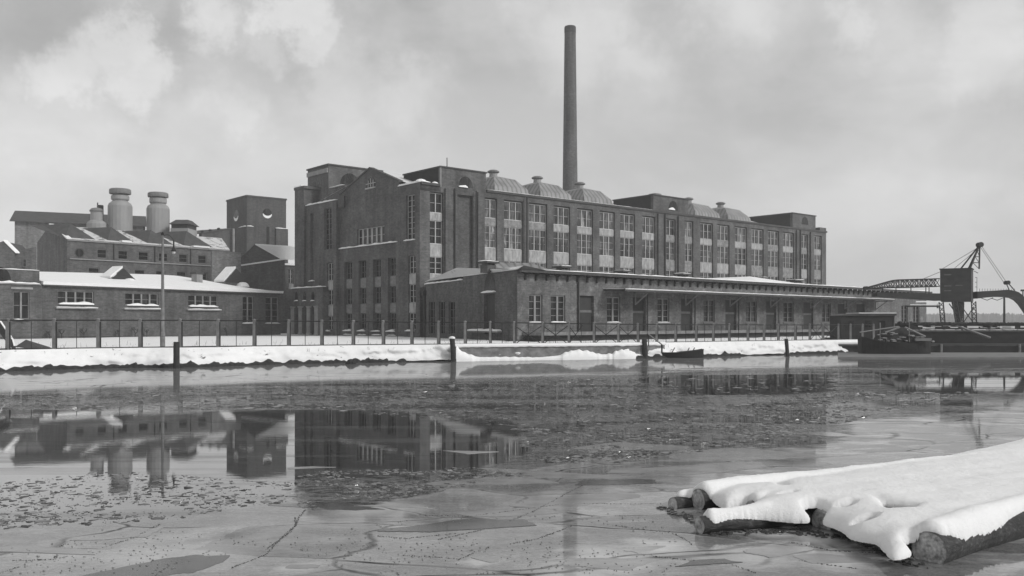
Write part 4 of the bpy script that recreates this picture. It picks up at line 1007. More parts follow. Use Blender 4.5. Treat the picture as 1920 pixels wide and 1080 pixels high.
# ================================================================== ROWING BOAT
Yb = YW(671.5); bt = thing('rowing_boat', (X(1268, Yb), Yb, 0), 'small dark open rowing boat with snow inside moored at the quay', 'boat')
def hull(px0, px1, Yc, beam, h, hb, hs, flare=.75, n=18, m='hull', name='hull', par=None):
    x0, x1 = X(px0, Yc), X(px1, Yc); mb = MB(); rings = []
    for k in range(n + 1):
        t = k / n; x = x0 + (x1 - x0) * t; w = beam / 2 * (max(0.02, math.sin(math.pi * min(1, (t * .88 + .06)))) ** .55); hh = h + hb * (1 - t) ** 3 + hs * t ** 3
        rings.append([(x, Yc - w, hh), (x, Yc - w * flare, -.1), (x, Yc + w * flare, -.1), (x, Yc + w, hh)])
    for r0, r1 in zip(rings, rings[1:]):
        for i in range(3): mb.face([r0[i], r1[i], r1[i + 1], r0[i + 1]])
    mb.face(rings[0]); mb.face(rings[-1][::-1]); return mb.build(name, m, par), rings
h_, rg = hull(1222, 1318, Yb + .8, 1.3, .36, .05, .28, par=bt)
mb = MB()
for r0, r1 in zip(rg, rg[1:]):
    for i in (0, 3): mb.bar(Vector(r0[i]) + Vector((0, 0, .02)), Vector(r1[i]) + Vector((0, 0, .02)), .035, n=5)
mb.build('gunwale', 'timber', bt)
mb = MB()
for r0, r1 in zip(rg[1:-2], rg[2:-1]):
    g = lambda r, i, z: (r[i][0], r[i][1] * .9 + (Yb + .8) * .1, z)
    mb.face([g(r0, 0, .33), g(r1, 0, .33), (r1[0][0], Yb + .8, .44), (r0[0][0], Yb + .8, .44)]); mb.face([(r0[0][0], Yb + .8, .44), (r1[0][0], Yb + .8, .44), g(r1, 3, .4), g(r0, 3, .4)])
mb.build('snow_inside', 'snow', bt, kind='stuff')
for px, a, b_ in ((1262, 0, 1), (1290, 0, 1), (1300, 0, 1)):
    mb = MB(); x = X(px, Yb); mb.bar((x, Yb + .5, .4), (x + .3, Yb + 1.0, .75), .04, n=5); mb.build('oar', 'timber', bt)

# ================================================================== DARK BARGES AND BOATS (right)
Yp_ = YW(662); mb = MB(); x0, x1 = X(1571.5, Yp_), X(2150, Yp_)
po = thing('flat_pontoon', (x0, Yp_, 0), 'long low flat black pontoon lying lowest at the water', 'pontoon')
mb.hexa([(x0, Yp_, -.3), (x1, Yp_, -.3), (x1, Yp_ + 3, -.3), (x0, Yp_ + 3, -.3)], [(x0 - .03, Yp_, .78), (x1, Yp_, .78), (x1, Yp_ + 3, .78), (x0 - .03, Yp_ + 3, .78)]); mb.build('hull', 'hull', po)
mb = MB(); mb.box(x0, X(1611, Yp_), Yp_ + .05, Yp_ + 2.5, .783, .93); mb.build('snow_on_deck', 'snow', po, kind='stuff')
mb = MB(); mb.box(x0 - .03, x1, Yp_ - .06, Yp_ - .003, .62, .74); mb.build('rubbing_strake', 'hull2', po)
for px in (1765, 1912):
    mb = MB(); x = X(px, Yp_ - .2); mb.bar((x, Yp_ - .2, -.3), (x, Yp_ - .2, Z(645, Yp_)), .1, n=8); mb.build('fender_post', 'spar', po)
# ice shelf in front
mb = MB(); ya, yb_ = YW(672), YW(663); 
mb.hexa([(X(1571, ya), ya, -.02), (X(2100, ya), ya, -.02), (X(2150, yb_), yb_, -.02), (X(1571, yb_), yb_, -.02)], [(X(1571, ya), ya, .1), (X(2100, ya), ya, .1), (X(2150, yb_), yb_, .1), (X(1571, yb_), yb_, .1)])
o = mb.build('ice_shelf', 'ventdark', kind='structure')
# coal barge
Yc = 86.0; cbg = thing('coal_barge', (X(1900, Yc), Yc, 0), 'long high sided black coal barge with snowy hatch boards below the crane', 'barge')
x0, x1 = X(1668, Yc), X(2250, Yc); mb = MB()
for a, b_, y0, z0, z1 in ((x0, x1, Yc, -.3, 1.95),):
    mb.hexa([(a + .8, y0 + .3, z0), (b_, y0 + .3, z0), (b_, y0 + 7, z0), (a + .8, y0 + 7, z0)], [(a, y0, z1), (b_, y0, z1), (b_, y0 + 7, z1), (a, y0 + 7, z1)])
mb.build('hull', 'hull', cbg)
mb = MB(); mb.box(x0 + .3, x1, Yc - .06, Yc - .003, 1.8, 1.98); mb.build('rubbing_strake', 'hull2', cbg)
mb = MB(); mb.box(x0 + 2.5, x1 - 1, Yc + 1.2, Yc + 6, 1.953, 2.52); mb.build('hatch_coaming', 'hull', cbg)
mb = MB()
for k in range(90):
    x = random.uniform(x0 + 1, x1 - 8); w = random.uniform(.2, .9); y = Yc + random.uniform(.0, .9); mb.box(x, x + w, y, y + .25, 1.955, 1.97 + random.uniform(.02, .1))
    if k % 2: x = random.uniform(x0 + 3, x1 - 9); mb.box(x, x + w * 1.4, Yc + 1.16, Yc + 1.197, 2.2 + random.uniform(-.1, .2), 2.3 + random.uniform(0, .12))
mb.build('snow_patches', 'snow_roof', cbg, kind='stuff')
for k in range(12):
    mb = MB(); x = x0 + 3 + k * 2.2; mb.box(x, x + 2.1, Yc + 1.1, Yc + 6.1, 2.523, 2.6 + random.uniform(0, .06)); mb.build('hatch_board', 'timber', cbg)
mb = MB(); a = Vector((X(1805, Yc - 1), Yc - .6, Z(613, Yc))); b_ = Vector((X(1855, Yc - 1), Yc - 1.2, Z(633, Yc))); mb.bar(a, b_, .12, n=6); mb.build('gang_plank', 'spar', cbg)
mb = MB()
for k in range(260):                                       # heaped coal on the hatches
    x = random.uniform(x0 + 3, x1 - 2); y = Yc + random.uniform(1.3, 5.5); r = random.uniform(.1, .3); hh = .12 + .3 * max(0, noise.noise(Vector((x * .35, 0, 5))))
    mb.lathe((x, y), [(r, 2.6), (r * .8, 2.6 + hh * random.uniform(.5, 1)), (r * .2, 2.62 + hh)], 5, random.random() * 3)
mb.build('coal_lumps', 'hull', cbg, kind='stuff')
# cabin barge
Yk = 84.6; kb = thing('cabin_barge', (X(1628, Yk), Yk, 0), 'dark cabin with a flat snow edged roof standing on a black barge', 'houseboat')
x0, x1 = X(1577, Yk), X(1678, Yk); mb = MB(); mb.box(x0 - .3, x1 + .6, Yk - .4, Yk + 3.6, -.3, 1.25); mb.build('hull', 'hull', kb)
za = Z(592, Yk); mb = MB(); mb.box(x0, x1 - .05, Yk, Yk + 3, 1.253, za); cab = mb.build('cabin', 'hull', kb)
mb = MB(); n = 8
top = [(x0 - .1 + (x1 - x0 + .2) * k / n, za + .003 + .18 * min(1, math.sin(math.pi * min(.5, k / n * 2)))) for k in range(n + 1)]
for (a, z0), (b_, z1) in zip(top, top[1:]): mb.hexa([(a, Yk - .15, za + .002), (b_, Yk - .15, za + .002), (b_, Yk + 3.1, za + .002), (a, Yk + 3.1, za + .002)], [(a, Yk - .15, z0 + .02), (b_, Yk - .15, z1 + .02), (b_, Yk + 3.1, z1 + .02), (a, Yk + 3.1, z0 + .02)])
mb.build('cabin_roof', 'hull2', kb)
mb = MB(); mb.box(X(1609, Yk), x1 + .05, Yk - .2, Yk + 3.1, za + .205, za + .3); mb.build('roof_snow', 'snow_roof', kb, kind='stuff')
for px in (1596, 1628, 1655):
    mb = MB(); x = X(px, Yk); mb.box(x - .25, x + .25, Yk - .04, Yk - .004, 2.3, 2.9); mb.build('cabin_window', 'pane_dark', cab)
mb = MB(); mb.box(x1 - .12, x1 - .02, Yk - .05, Yk - .003, 1.3, za); mb.build('corner_post', 'frame_dark', cab)
# workboat with spars
Yw_ = YW(663.5) - 2.2; wb = thing('work_boat', (X(1672, Yw_), Yw_, 0), 'cluttered dark work boat with pale leaning spars in front of the barges', 'boat')
h2, rg = hull(1612, 1741, Yw_, 2.4, .85, .7, .45, m='hull', par=wb)
mb = MB(); x0, x1 = X(1640, Yw_), X(1712, Yw_)
mb.hexa([(x0, Yw_ - .9, .9), (x1, Yw_ - .9, .9), (x1, Yw_ + .9, .9), (x0, Yw_ + .9, .9)], [(x0 + .6, Yw_ - .4, Z(617, Yw_)), (x1 - .8, Yw_ - .4, Z(614, Yw_)), (x1 - .8, Yw_ + .4, Z(614, Yw_)), (x0 + .6, Yw_ + .4, Z(617, Yw_))]); mb.build('tarpaulin', 'hull', wb)
Zw = lambda y: Z(y, Yw_ - .9)
for a, b_, r in (((1612, 623), (1685, 612), .05), ((1660, 623.5), (1687, 613.5), .08), ((1697, 613.5), (1735, 631), .08)):
    mb = MB(); mb.bar((X(a[0], Yw_ - .9), Yw_ - .9, Zw(a[1])), (X(b_[0], Yw_ - .9), Yw_ - .9, Zw(b_[1])), r, n=6); mb.build('spar', 'spar', wb)
mb = MB(); mb.box(X(1704, Yw_), X(1734, Yw_), Yw_ - 1.25, Yw_ - 1.0, Zw(639), Zw(634)); mb.build('pale_board', 'ventdark', wb)
mb = MB(); mb.lathe((X(1739, Yw_), Yw_ - 1.0), [(.08, Zw(642)), (.14, Zw(640.5)), (.08, Zw(638.5))], 8); mb.build('fender', 'vent', wb)
for px, py in ((1655, 640), (1643, 611), (1697, 608)):
    mb = MB(); mb.bar((X(px, Yw_), Yw_ - .8, .9), (X(px, Yw_), Yw_ - .8, Z(py - 6, Yw_)), .045, n=5); mb.build('stanchion', 'spar', wb)
mb = MB(); 
for k in range(26):
    px = random.uniform(1620, 1730); x = X(px, Yw_); z0 = Z(random.uniform(624, 640), Yw_); mb.box(x, x + random.uniform(.1, .4), Yw_ - random.uniform(1.0, 1.25), Yw_ - .8, z0, z0 + .07)
mb.build('clutter', 'vent', wb, kind='stuff')

# ================================================================== CRANE
Yr = 112.0; xr = lambda px: X(px, Yr); zr_ = lambda py: Z(py, Yr)
cr = thing('loading_crane', (xr(1795), Yr, G), 'dark steel loading crane with square cab, lattice boom and curved arm on the right', 'crane')
mb = MB(); x0, xm, x1 = xr(1759), xr(1806), xr(1828); y0 = Yr - 2
c_ = [(x0, y0 + 1.5), (xm, y0), (x1, y0 + 2.4), (xr(1782), y0 + 4)]
mb.hexa([(a, b, zr_(566)) for a, b in c_], [(a, b, zr_(506)) for a, b in c_]); cab = mb.build('cab', 'cab_paint', cr)
mb = MB(); cxm = sum(p[0] for p in c_) / 4; cym = sum(p[1] for p in c_) / 4
mb.hexa([(cxm + (a - cxm) * 1.05, cym + (b - cym) * 1.05, zr_(506) + .003) for a, b in c_], [(cxm + (a - cxm) * 1.05, cym + (b - cym) * 1.05, zr_(504)) for a, b in c_]); mb.build('cab_roof', 'steel', cab)
cw = Wall((c_[0][0], c_[0][1]), p1=(c_[1][0], c_[1][1]))
for px, py in ((1777, 516), (1777, 537), (1777, 546), (1798, 536)):
    mb = MB(); u = cw.u(px); z0 = cw.z(px, py); cw.box(mb, u - .4, u + .4, .003, .05, z0, z0 + .12); mb.build('cab_slit', 'frame_dark', cab)
mb = MB()
for k in range(5): z0 = zr_(556) + k * .6; mb.bar((x1 + .12, y0 + 2.2, z0), (x1 + .35, y0 + 2.2, z0), .03, n=4)
mb.bar((x1 + .35, y0 + 2.2, zr_(560)), (x1 + .35, y0 + 2.2, zr_(520)), .03, n=4); mb.bar((x1, y0 + 2.2, zr_(508)), (x1 + .5, y0 + 2.2, zr_(512)), .04, n=4); mb.build('ladder', 'steel', cab)
# truss boom
def truss(mb, a, b, h0, h1, n, w=.8, r=.05):
    a = Vector(a); b = Vector(b)
    for s in (-w / 2, w / 2):
        o = Vector((0, s, 0)); lo = [a + (b - a) * k / n + o for k in range(n + 1)]; hi = [p + Vector((0, 0, h0 + (h1 - h0) * min(1, k / n * 2.6))) for k, p in enumerate(lo)]
        mb.bar(lo[0], lo[-1], r * 1.3, n=4)
        for k in range(n): mb.bar(hi[k], hi[k + 1], r * 1.3, n=4)
        for k in range(n):
            mb.bar(lo[k], hi[k], r, n=4); mb.bar(lo[k] if k % 2 else hi[k], hi[k + 1] if k % 2 else lo[k + 1], r, n=4); mb.bar(hi[k] if k % 2 else lo[k], lo[k + 1] if k % 2 else hi[k + 1], r * .7, n=4)
    for k in range(n + 1): p = a + (b - a) * k / n; mb.bar(p + Vector((0, -w / 2, 0)), p + Vector((0, w / 2, 0)), r, n=4)
mb = MB(); truss(mb, (xr(1625), Yr, zr_(541)), (xr(1759), Yr, zr_(537)), .1, .95, 15); mb.bar((xr(1623), Yr - .4, zr_(540)), (xr(1623), Yr + .4, zr_(540)), .22, n=10); bm = mb.build('lattice_boom', 'steel', cr)
mb = MB()
for px in (1655, 1680, 1708, 1736, 1742): mb.bar((xr(px), Yr, zr_(539)), (xr(px), Yr, zr_(551)), .06, n=4)
mb.build('hangers', 'steel', cr)
mb = MB(); mb.hexa([(xr(1640), Yr - .7, zr_(556)), (xr(1759), Yr - .7, zr_(564)), (xr(1759), Yr + .9, zr_(564)), (xr(1640), Yr + .9, zr_(556))], [(xr(1640), Yr - .7, zr_(549)), (xr(1759), Yr - .7, zr_(550.5)), (xr(1759), Yr + .9, zr_(550.5)), (xr(1640), Yr + .9, zr_(549))]); mb.build('conveyor_gallery', 'hull', cr)
mb = MB(); mb.box(xr(1700), xr(1757), Yr - .6, Yr + .6, zr_(575.5), zr_(573)); mb.bar((xr(1758), Yr, zr_(578)), (xr(1758), Yr, zr_(570)), .12, n=6); mb.build('lower_platform', 'steel', cr)
mb = MB(); mb.box(xr(1702), xr(1756), Yr - .7, Yr + .4, zr_(572.4), zr_(571)); mb.box(xr(1712), xr(1758), Yr - .9, Yr - .72, zr_(567), zr_(564.6)); mb.build('snow_on_platform', 'snow', cr, kind='stuff')
# curved arm
mb = MB(); P = [(1828, 560, 547), (1845, 558, 546), (1865, 556.5, 545), (1885, 557, 543.5), (1896, 558.5, 545), (1905, 563, 548), (1913, 571, 554), (1920, 581, 562), (1930, 596, 577), (1938, 612, 592)]
for (a, lo0, hi0), (b, lo1, hi1) in zip(P, P[1:]): mb.hexa([(xr(a), Yr - .6, zr_(lo0)), (xr(b), Yr - .6, zr_(lo1)), (xr(b), Yr + .6, zr_(lo1)), (xr(a), Yr + .6, zr_(lo0))], [(xr(a), Yr - .6, zr_(hi0)), (xr(b), Yr - .6, zr_(hi1)), (xr(b), Yr + .6, zr_(hi1)), (xr(a), Yr + .6, zr_(hi0))])
arm = mb.build('curved_arm', 'hull', cr)
mb = MB()
for k in range(14): px = 1832 + k * 5; mb.bar((xr(px), Yr - .6, zr_(547)), (xr(px), Yr - .6, zr_(541.5)), .025, n=4)
for a, b in ((1840, 1862), (1858, 1882)): mb.bar((xr(a), Yr, zr_(559)), (xr((a + b) / 2), Yr, zr_(563)), .04, n=4); mb.bar((xr(b), Yr, zr_(558)), (xr((a + b) / 2), Yr, zr_(563)), .04, n=4)
mb.build('arm_railing', 'steel', arm)
# mast
ap = Vector((xr(1837), Yr, zr_(459))); mb = MB()
for px, y in ((1807, Yr - 1.6), (1811, Yr + 1.5), (1828, Yr - 1), (1826, Yr + 1.5)): mb.bar((xr(px), y, zr_(505)), ap, .1, n=5)
for k in range(1, 4): t = k / 4; a = Vector((xr(1807), Yr - 1.6, zr_(505))).lerp(ap, t); b = Vector((xr(1828), Yr - 1, zr_(505))).lerp(ap, t); mb.bar(a, b, .05, n=4); mb.bar(a, Vector((xr(1828), Yr - 1, zr_(505))).lerp(ap, t - .25), .04, n=4)
mb.build('mast', 'steel', cr)
mb = MB(); mb.bar(ap - Vector((0, .4, 0)), ap + Vector((0, .4, 0)), .32, n=12); mb.build('pulley', 'steel', cr); mb = MB(); mb.bar((xr(1888), Yr - .4, zr_(530)), (xr(1888), Yr + .4, zr_(530)), .25, n=12); mb.build('pulley', 'steel', cr)
mb = MB(); mb.bar((xr(1888), Yr - .2, zr_(530)), (xr(1901), Yr - .2, zr_(545)), .07, n=4); mb.bar((xr(1888), Yr + .2, zr_(530)), (xr(1894), Yr + .2, zr_(544)), .07, n=4); mb.bar((xr(1918), Yr, zr_(544)), (xr(1918), Yr, zr_(560)), .08, n=4); mb.bar((xr(1914), Yr, zr_(544.5)), (xr(1924), Yr, zr_(544.5)), .12, n=4); mb.build('arm_struts', 'steel', cr)
mb = MB()
for a, b in (((1836, 463), (1767, 505)), ((1838, 463), (1789, 505)), ((1762, 510), (1730, 524)), ((1840, 461), (1889, 528)), ((1838, 463), (1885, 530))): mb.bar((xr(a[0]), Yr, zr_(a[1])), (xr(b[0]), Yr + .3, zr_(b[1])), .028, n=4)
mb.build('stay_cables', 'steel', cr)
# legs
mb = MB()
def leg(p0, p1, y0, y1, w=.9):
    a = [(xr(p0) + s * w * .3, y0, zr_(566)) for s in (-1, 1)]; b = [(xr(p1) + s * w * .3, y1, G) for s in (-1, 1)]
    for q, r in zip(a, b): mb.bar(q, r, .09, n=4)
    for k in range(7):
        t0, t1 = k / 7, (k + 1) / 7; i = k % 2
        mb.bar(Vector(a[i]).lerp(Vector(b[i]), t0), Vector(a[1 - i]).lerp(Vector(b[1 - i]), t1), .05, n=4); mb.bar(Vector(a[1 - i]).lerp(Vector(b[1 - i]), t0), Vector(a[i]).lerp(Vector(b[i]), t1), .05, n=4)
for args in ((1775, 1784, Yr - 2, Yr - 2.2), (1779, 1786, Yr + 2, Yr + 2.2), (1810, 1811, Yr - 2, Yr - 2.2), (1818, 1818, Yr + 2, Yr + 2.2)):
    mb = MB(); leg(*args); mb.build('leg', 'steel', cr)
mb = MB(); mb.bar((xr(1765), Yr - 2, zr_(570)), (xr(1784), Yr - 2, zr_(596)), .07, n=4); mb.bar((xr(1784), Yr - 2, zr_(570)), (xr(1811), Yr - 2, zr_(607)), .06, n=4); mb.bar((xr(1811), Yr - 2, zr_(575)), (xr(1790), Yr - 2, zr_(607)), .06, n=4)
mb.hexa([(xr(1796), Yr - .5, zr_(608)), (xr(1799), Yr - .5, zr_(608)), (xr(1799), Yr + .5, zr_(608)), (xr(1796), Yr + .5, zr_(608))], [(xr(1791), Yr - 1, zr_(566)), (xr(1800), Yr - 1, zr_(566)), (xr(1800), Yr + 1, zr_(566)), (xr(1791), Yr + 1, zr_(566))]); mb.build('coal_chute', 'steel', cr)
# utility pole
yu = 118; o = thing('utility_pole', (X(1883, yu), yu, G), 'lone slender pole rising behind the barge under the curved crane arm', 'pole'); mb = MB(); mb.bar((X(1883, yu), yu, G), (X(1883, yu), yu, Z(556, yu)), .17, .12, n=8); mb.build('shaft', 'timber', o)

# ================================================================== FAR LEFT CORNER: leaning boat + heap
Yn = 56; o = thing('leaning_beam', (X(14, Yn), Yn, G), 'dark snow edged slanting beam behind the leftmost fence post', 'beam'); mb = MB()
P = [(-20, 592, 14), (0, 612, 19), (14, 632, 18), (24, 645, 14), (27, 652, 5)]
for (a, y0, w0), (b, y1, w1) in zip(P, P[1:]):
    f = lambda p, y: (X(p, Yn), Z(y, Yn)); q = [(f(a, y0 - w0 / 2)), f(b, y1 - w1 / 2), f(b, y1 + w1 / 2), f(a, y0 + w0 / 2)]
    mb.hexa([(x, Yn - .15, z) for x, z in q], [(x, Yn + .15, z) for x, z in q])
mb.build('timber', 'timber', o); mb = MB()
for (a, y0, w0), (b, y1, w1) in zip(P[:4], P[1:]): mb.bar((X(a, Yn), Yn, Z(y0 - w0 / 2, Yn) + .03), (X(b, Yn), Yn, Z(y1 - w1 / 2, Yn) + .03), .07, n=5)
mb.build('snow', 'snow', o, kind='stuff')
mb = MB(); Yn = 57.5; pk_ = (X(44, Yn), Yn + .3, Z(637, Yn)); bs = [(X(28, Yn), Yn - .5, G - .1), (X(86, Yn), Yn - .5, G - .1), (X(80, Yn), Yn + 1.5, G - .1), (X(26, Yn), Yn + 1.5, G - .1)]
for i in range(4): mb.face([bs[i], bs[(i + 1) % 4], pk_])
o = mb.build('tarpaulin_heap', 'roofsheet'); o['label'] = 'low grey triangular covered heap in the snow near the leftmost posts'; o['category'] = 'heap'

# ================================================================== FAR SHORE
fs = [(-200, 1250), (250, 1180), (700, 1080), (1400, 1180), (3000, 2600)]
mb = MB(); mb.face([(250, 960, .6), (1600, 960, .6), (2600, 2600, .6), (250, 2600, .6)]); o = mb.build('far_shore', 'snow_ground', kind='structure')
V_, F_ = [], []
rr = random.Random(3)
for i in range(1500):
    x = rr.uniform(300, 900); y = 965 + rr.random() ** 2 * 160; h = rr.uniform(9.5, 12.8); r = rr.uniform(2, 4)
    base = len(V_); n = 6; lv = [(.15, .5), (.45, 1), (.75, .75), (1, .12)]
    for t, f_ in lv:
        for a in range(n): V_.append((x + r * f_ * math.cos(a * 1.047 + i) * rr.uniform(.7, 1.2), y + r * f_ * math.sin(a * 1.047 + i) * rr.uniform(.7, 1.2), .6 + h * t * rr.uniform(.93, 1.05)))
    for j in range(3):
        for a in range(n): F_.append((base + j * n + a, base + j * n + (a + 1) % n, base + (j + 1) * n + (a + 1) % n, base + (j + 1) * n + a))
raw('far_wood', V_, F_, 'wood_far', False, kind='stuff')
# ================================================================== WATER AND ICE
def inpoly(Xa, Ya, poly):
    c = np.zeros(Xa.shape, bool); n = len(poly)
    for i in range(n):
        x0, y0 = poly[i]; x1, y1 = poly[(i + 1) % n]
        with np.errstate(divide='ignore', invalid='ignore'):
            cond = ((y0 > Ya) != (y1 > Ya)) & (Xa < (x1 - x0) * (Ya - y0) / (y1 - y0 + 1e-12) + x0)
        c ^= cond
    return c
def sdist(Xa, Ya, poly):
    d = np.full(Xa.shape, 1e9); n = len(poly)
    for i in range(n):
        ax, ay = poly[i]; bx_, by = poly[(i + 1) % n]; ex, ey = bx_ - ax, by - ay
        t = np.clip(((Xa - ax) * ex + (Ya - ay) * ey) / (ex * ex + ey * ey + 1e-12), 0, 1)
        d = np.minimum(d, np.hypot(Xa - ax - t * ex, Ya - ay - t * ey))
    return np.where(inpoly(Xa, Ya, poly), d, -d)
W2 = lambda L_: [wp(a, b) for a, b in L_]
clear_polys = [W2([(-300, 770), (60, 768), (300, 778), (560, 766), (800, 772), (975, 795), (985, 850), (900, 880), (700, 892), (558, 900), (545, 935), (430, 960), (300, 980), (0, 995), (-300, 1005)]),
               W2([(1190, 712), (1240, 704), (1560, 700), (1570, 738), (1300, 742)]), W2([(1640, 700), (1950, 698), (2100, 735), (1690, 740), (1650, 720)])]
brash_polys = [W2([(-300, 745), (200, 735), (500, 722), (900, 712), (1300, 690), (2000, 690), (2000, 730), (1830, 775), (1600, 790), (1560, 835), (1300, 845), (1100, 860), (1000, 880), (800, 925), (640, 960), (560, 940), (558, 890), (900, 880), (980, 840), (970, 800), (560, 768), (-300, 772)])]
ys = [5.0]
while ys[-1] < 92: ys.append(ys[-1] * 1.012)
ys = np.array(ys); xs = np.arange(-62, 105, .45)
XX, YY = np.meshgrid(xs, ys, indexing='ij')
s0 = np.clip(np.maximum.reduce([sdist(XX, YY, p) / (YY * .035) for p in clear_polys]) * .5 + .5, 0, 1)
s1 = np.clip(np.maximum.reduce([sdist(XX, YY, p) / (YY * .035) for p in brash_polys]) * .5 + .5, 0, 1)
s2 = np.clip((YY - 33) / 4, 0, 1)                                    # thin smooth ice toward the bank
nx, ny = XX.shape
V_ = np.stack([XX.ravel(), YY.ravel(), np.zeros(XX.size)], 1)
ii, jj = np.meshgrid(np.arange(nx - 1), np.arange(ny - 1), indexing='ij'); b0 = (ii * ny + jj).ravel()
F_ = np.stack([b0, b0 + ny, b0 + ny + 1, b0 + 1], 1)
me = bpy.data.meshes.new('water'); me.from_pydata(V_.tolist(), [], F_.tolist())
for nm, arr in (('clear', s0), ('brash', s1), ('thin', s2)):
    at = me.attributes.new(nm, 'FLOAT', 'POINT'); at.data.foreach_set('value', arr.ravel().astype(np.float32))
def water_mat():
    m, nt, b = mat('half_frozen_water'); nt.nodes.remove(b); out = nt.nodes['Material Output']; LK = nt.links.new
    att = {}
    for nm in ('clear', 'brash', 'thin'):
        a = nt.nodes.new('ShaderNodeAttribute'); a.attribute_name = nm; att[nm] = a.outputs['Fac']
    edge = noise_tex(nt, (.55, 1.3, 1), 1, 7, .65, .8)
    speck = noise_tex(nt, (3.2, 11, 1), 1, 8, .8, .5)
    fine = noise_tex(nt, (7, 14, 1), 1, 5, .7)
    broad = noise_tex(nt, (.12, .5, 1), 1, 5, .6, 1.0)
    plate = noise_tex(nt, (.35, .8, 1), 1, 3, .5, 1.5)
    mrs = lambda x, a, b_: ramp(nt, x, ((a, 0), (b_, 1)))
    clear = mrs(math_(nt, 'ADD', math_(nt, 'MULTIPLY', att['clear'], 1.0), math_(nt, 'MULTIPLY', math_(nt, 'SUBTRACT', edge, .5), 1.5)), .46, .56)
    # light films of ice drifting over the clear water, as long streaks
    streak = mrs(noise_tex(nt, (.07, .75, 1), 1, 4, .55, .7), .49, .63)
    brash_z = mrs(math_(nt, 'ADD', att['brash'], math_(nt, 'MULTIPLY', math_(nt, 'SUBTRACT', edge, .5), 1.2)), .42, .6)
    spk = mrs(math_(nt, 'ADD', speck, math_(nt, 'MULTIPLY', math_(nt, 'SUBTRACT', broad, .5), .35)), .50, .62)
    # voronoi plates with crack lines
    g = nt.nodes.new('ShaderNodeNewGeometry'); mp = nd(nt, 'ShaderNodeMapping'); mp.inputs['Scale'].default_value = (.30, .62, 1); mp.inputs['Rotation'].default_value = (0, 0, .35); LK(g.outputs['Position'], mp.inputs[0])
    nz = nd(nt, 'ShaderNodeTexNoise', Scale=1.1, Detail=4.0); LK(mp.outputs[0], nz.inputs['Vector'])
    vadd = nt.nodes.new('ShaderNodeVectorMath'); vadd.operation = 'MULTIPLY_ADD'; LK(nz.outputs['Color'], vadd.inputs[0]); vadd.inputs[1].default_value = (.55, .55, 0); LK(mp.outputs[0], vadd.inputs[2])
    vd = nd(nt, 'ShaderNodeTexVoronoi', Scale=1.0); vd.feature = 'DISTANCE_TO_EDGE'; LK(vadd.outputs[0], vd.inputs['Vector'])
    vc = nd(nt, 'ShaderNodeTexVoronoi', Scale=1.0); LK(vadd.outputs[0], vc.inputs['Vector'])
    crackn = mrs(noise_tex(nt, (.5, .5, 1), 1, 3, .5), .42, .6)
    crack = math_(nt, 'MULTIPLY', ramp(nt, vd.outputs['Distance'], ((.004, 1), (.016, 0))), crackn)
    cell = nt.nodes.new('ShaderNodeSeparateColor'); LK(vc.outputs['Color'], cell.inputs[0])
    # ---- ice film colour
    ice = mixc(nt, 1, ramp(nt, cell.outputs[0], ((0, .12), (.5, .17), (.88, .2), (1, .27))), ramp(nt, plate, ((.3, .75), (.7, 1.25))), 'MULTIPLY')
    grain = noise_tex(nt, (22, 30, 1), 1, 6, .8)
    ice = mixc(nt, 1, ice, ramp(nt, fine, ((.3, .75), (.7, 1.25))), 'MULTIPLY'); ice = mixc(nt, 1, ice, ramp(nt, grain, ((.35, .7), (.65, 1.35))), 'MULTIPLY')
    frost = noise_tex(nt, (.55, 1.1, 1), 1, 8, .7, .5); fx = nt.nodes.new('ShaderNodeSeparateXYZ'); LK(g.outputs['Position'], fx.inputs[0])
    fl_ = math_(nt, 'MULTIPLY', ramp(nt, frost, ((.5, 0), (.66, .8))), math_(nt, 'ADD', .35, math_(nt, 'MULTIPLY', ramp(nt, math_(nt, 'MULTIPLY', fx.outputs[0], .12), ((0, 0), (.5, 1))), .65)))
    ice = mixc(nt, fl_, ice, .58)
    fb = None
    for px_, py_, r_, s_ in ((1148, 1052, .42, .75), (1240, 1030, .34, .6), (1120, 1035, .3, .5), (1565, 1050, .34, .5), (1450, 1000, .28, .6), (1530, 1010, .3, .5), (1420, 1045, .35, .4), (700, 955, .55, .5), (1060, 1078, .4, .5), (560, 1066, .2, .4), (900, 1052, .2, .5), (330, 1040, .7, .25)):
        wx, wy = wp(px_, py_); dn = nt.nodes.new('ShaderNodeVectorMath'); dn.operation = 'DISTANCE'; LK(g.outputs['Position'], dn.inputs[0]); dn.inputs[1].default_value = (wx, wy, 0)
        q_ = math_(nt, 'MULTIPLY', ramp(nt, math_(nt, 'MULTIPLY', math_(nt, 'ADD', dn.outputs['Value'], math_(nt, 'MULTIPLY', math_(nt, 'SUBTRACT', frost, .5), 1.6)), .5 / r_), ((.2, 1), (.75, 0))), s_)
        fb = q_ if fb is None else math_(nt, 'MAXIMUM', fb, q_)
    ice = mixc(nt, fb, ice, .72)
    rimn = ramp(nt, vd.outputs['Distance'], ((.014, .0), (.022, .5), (.045, 0))); ice = mixc(nt, math_(nt, 'MULTIPLY', rimn, crackn), ice, .34)
    ice = mixc(nt, crack, ice, .035)
    bc = ramp(nt, fine, ((.35, .08), (.62, .2), (.75, .36)))
    brash_c = mixc(nt, spk, .022, bc)
    thin_c = ramp(nt, broad, ((.3, .10), (.7, .17)))
    colr = mixc(nt, att['thin'], ice, thin_c)
    colr = mixc(nt, brash_z, colr, brash_c)
    cl_c = mixc(nt, math_(nt, 'MULTIPLY', streak, .6), .012, .13)
    colr = mixc(nt, clear, colr, cl_c)
    # ---- reflectance
    fr = nt.nodes.new('ShaderNodeLayerWeight'); fr.inputs['Blend'].default_value = .5
    fres = ramp(nt, fr.outputs['Facing'], ((.0, .03), (.6, .14), (.80, .5), (.93, .85), (1, .95)))
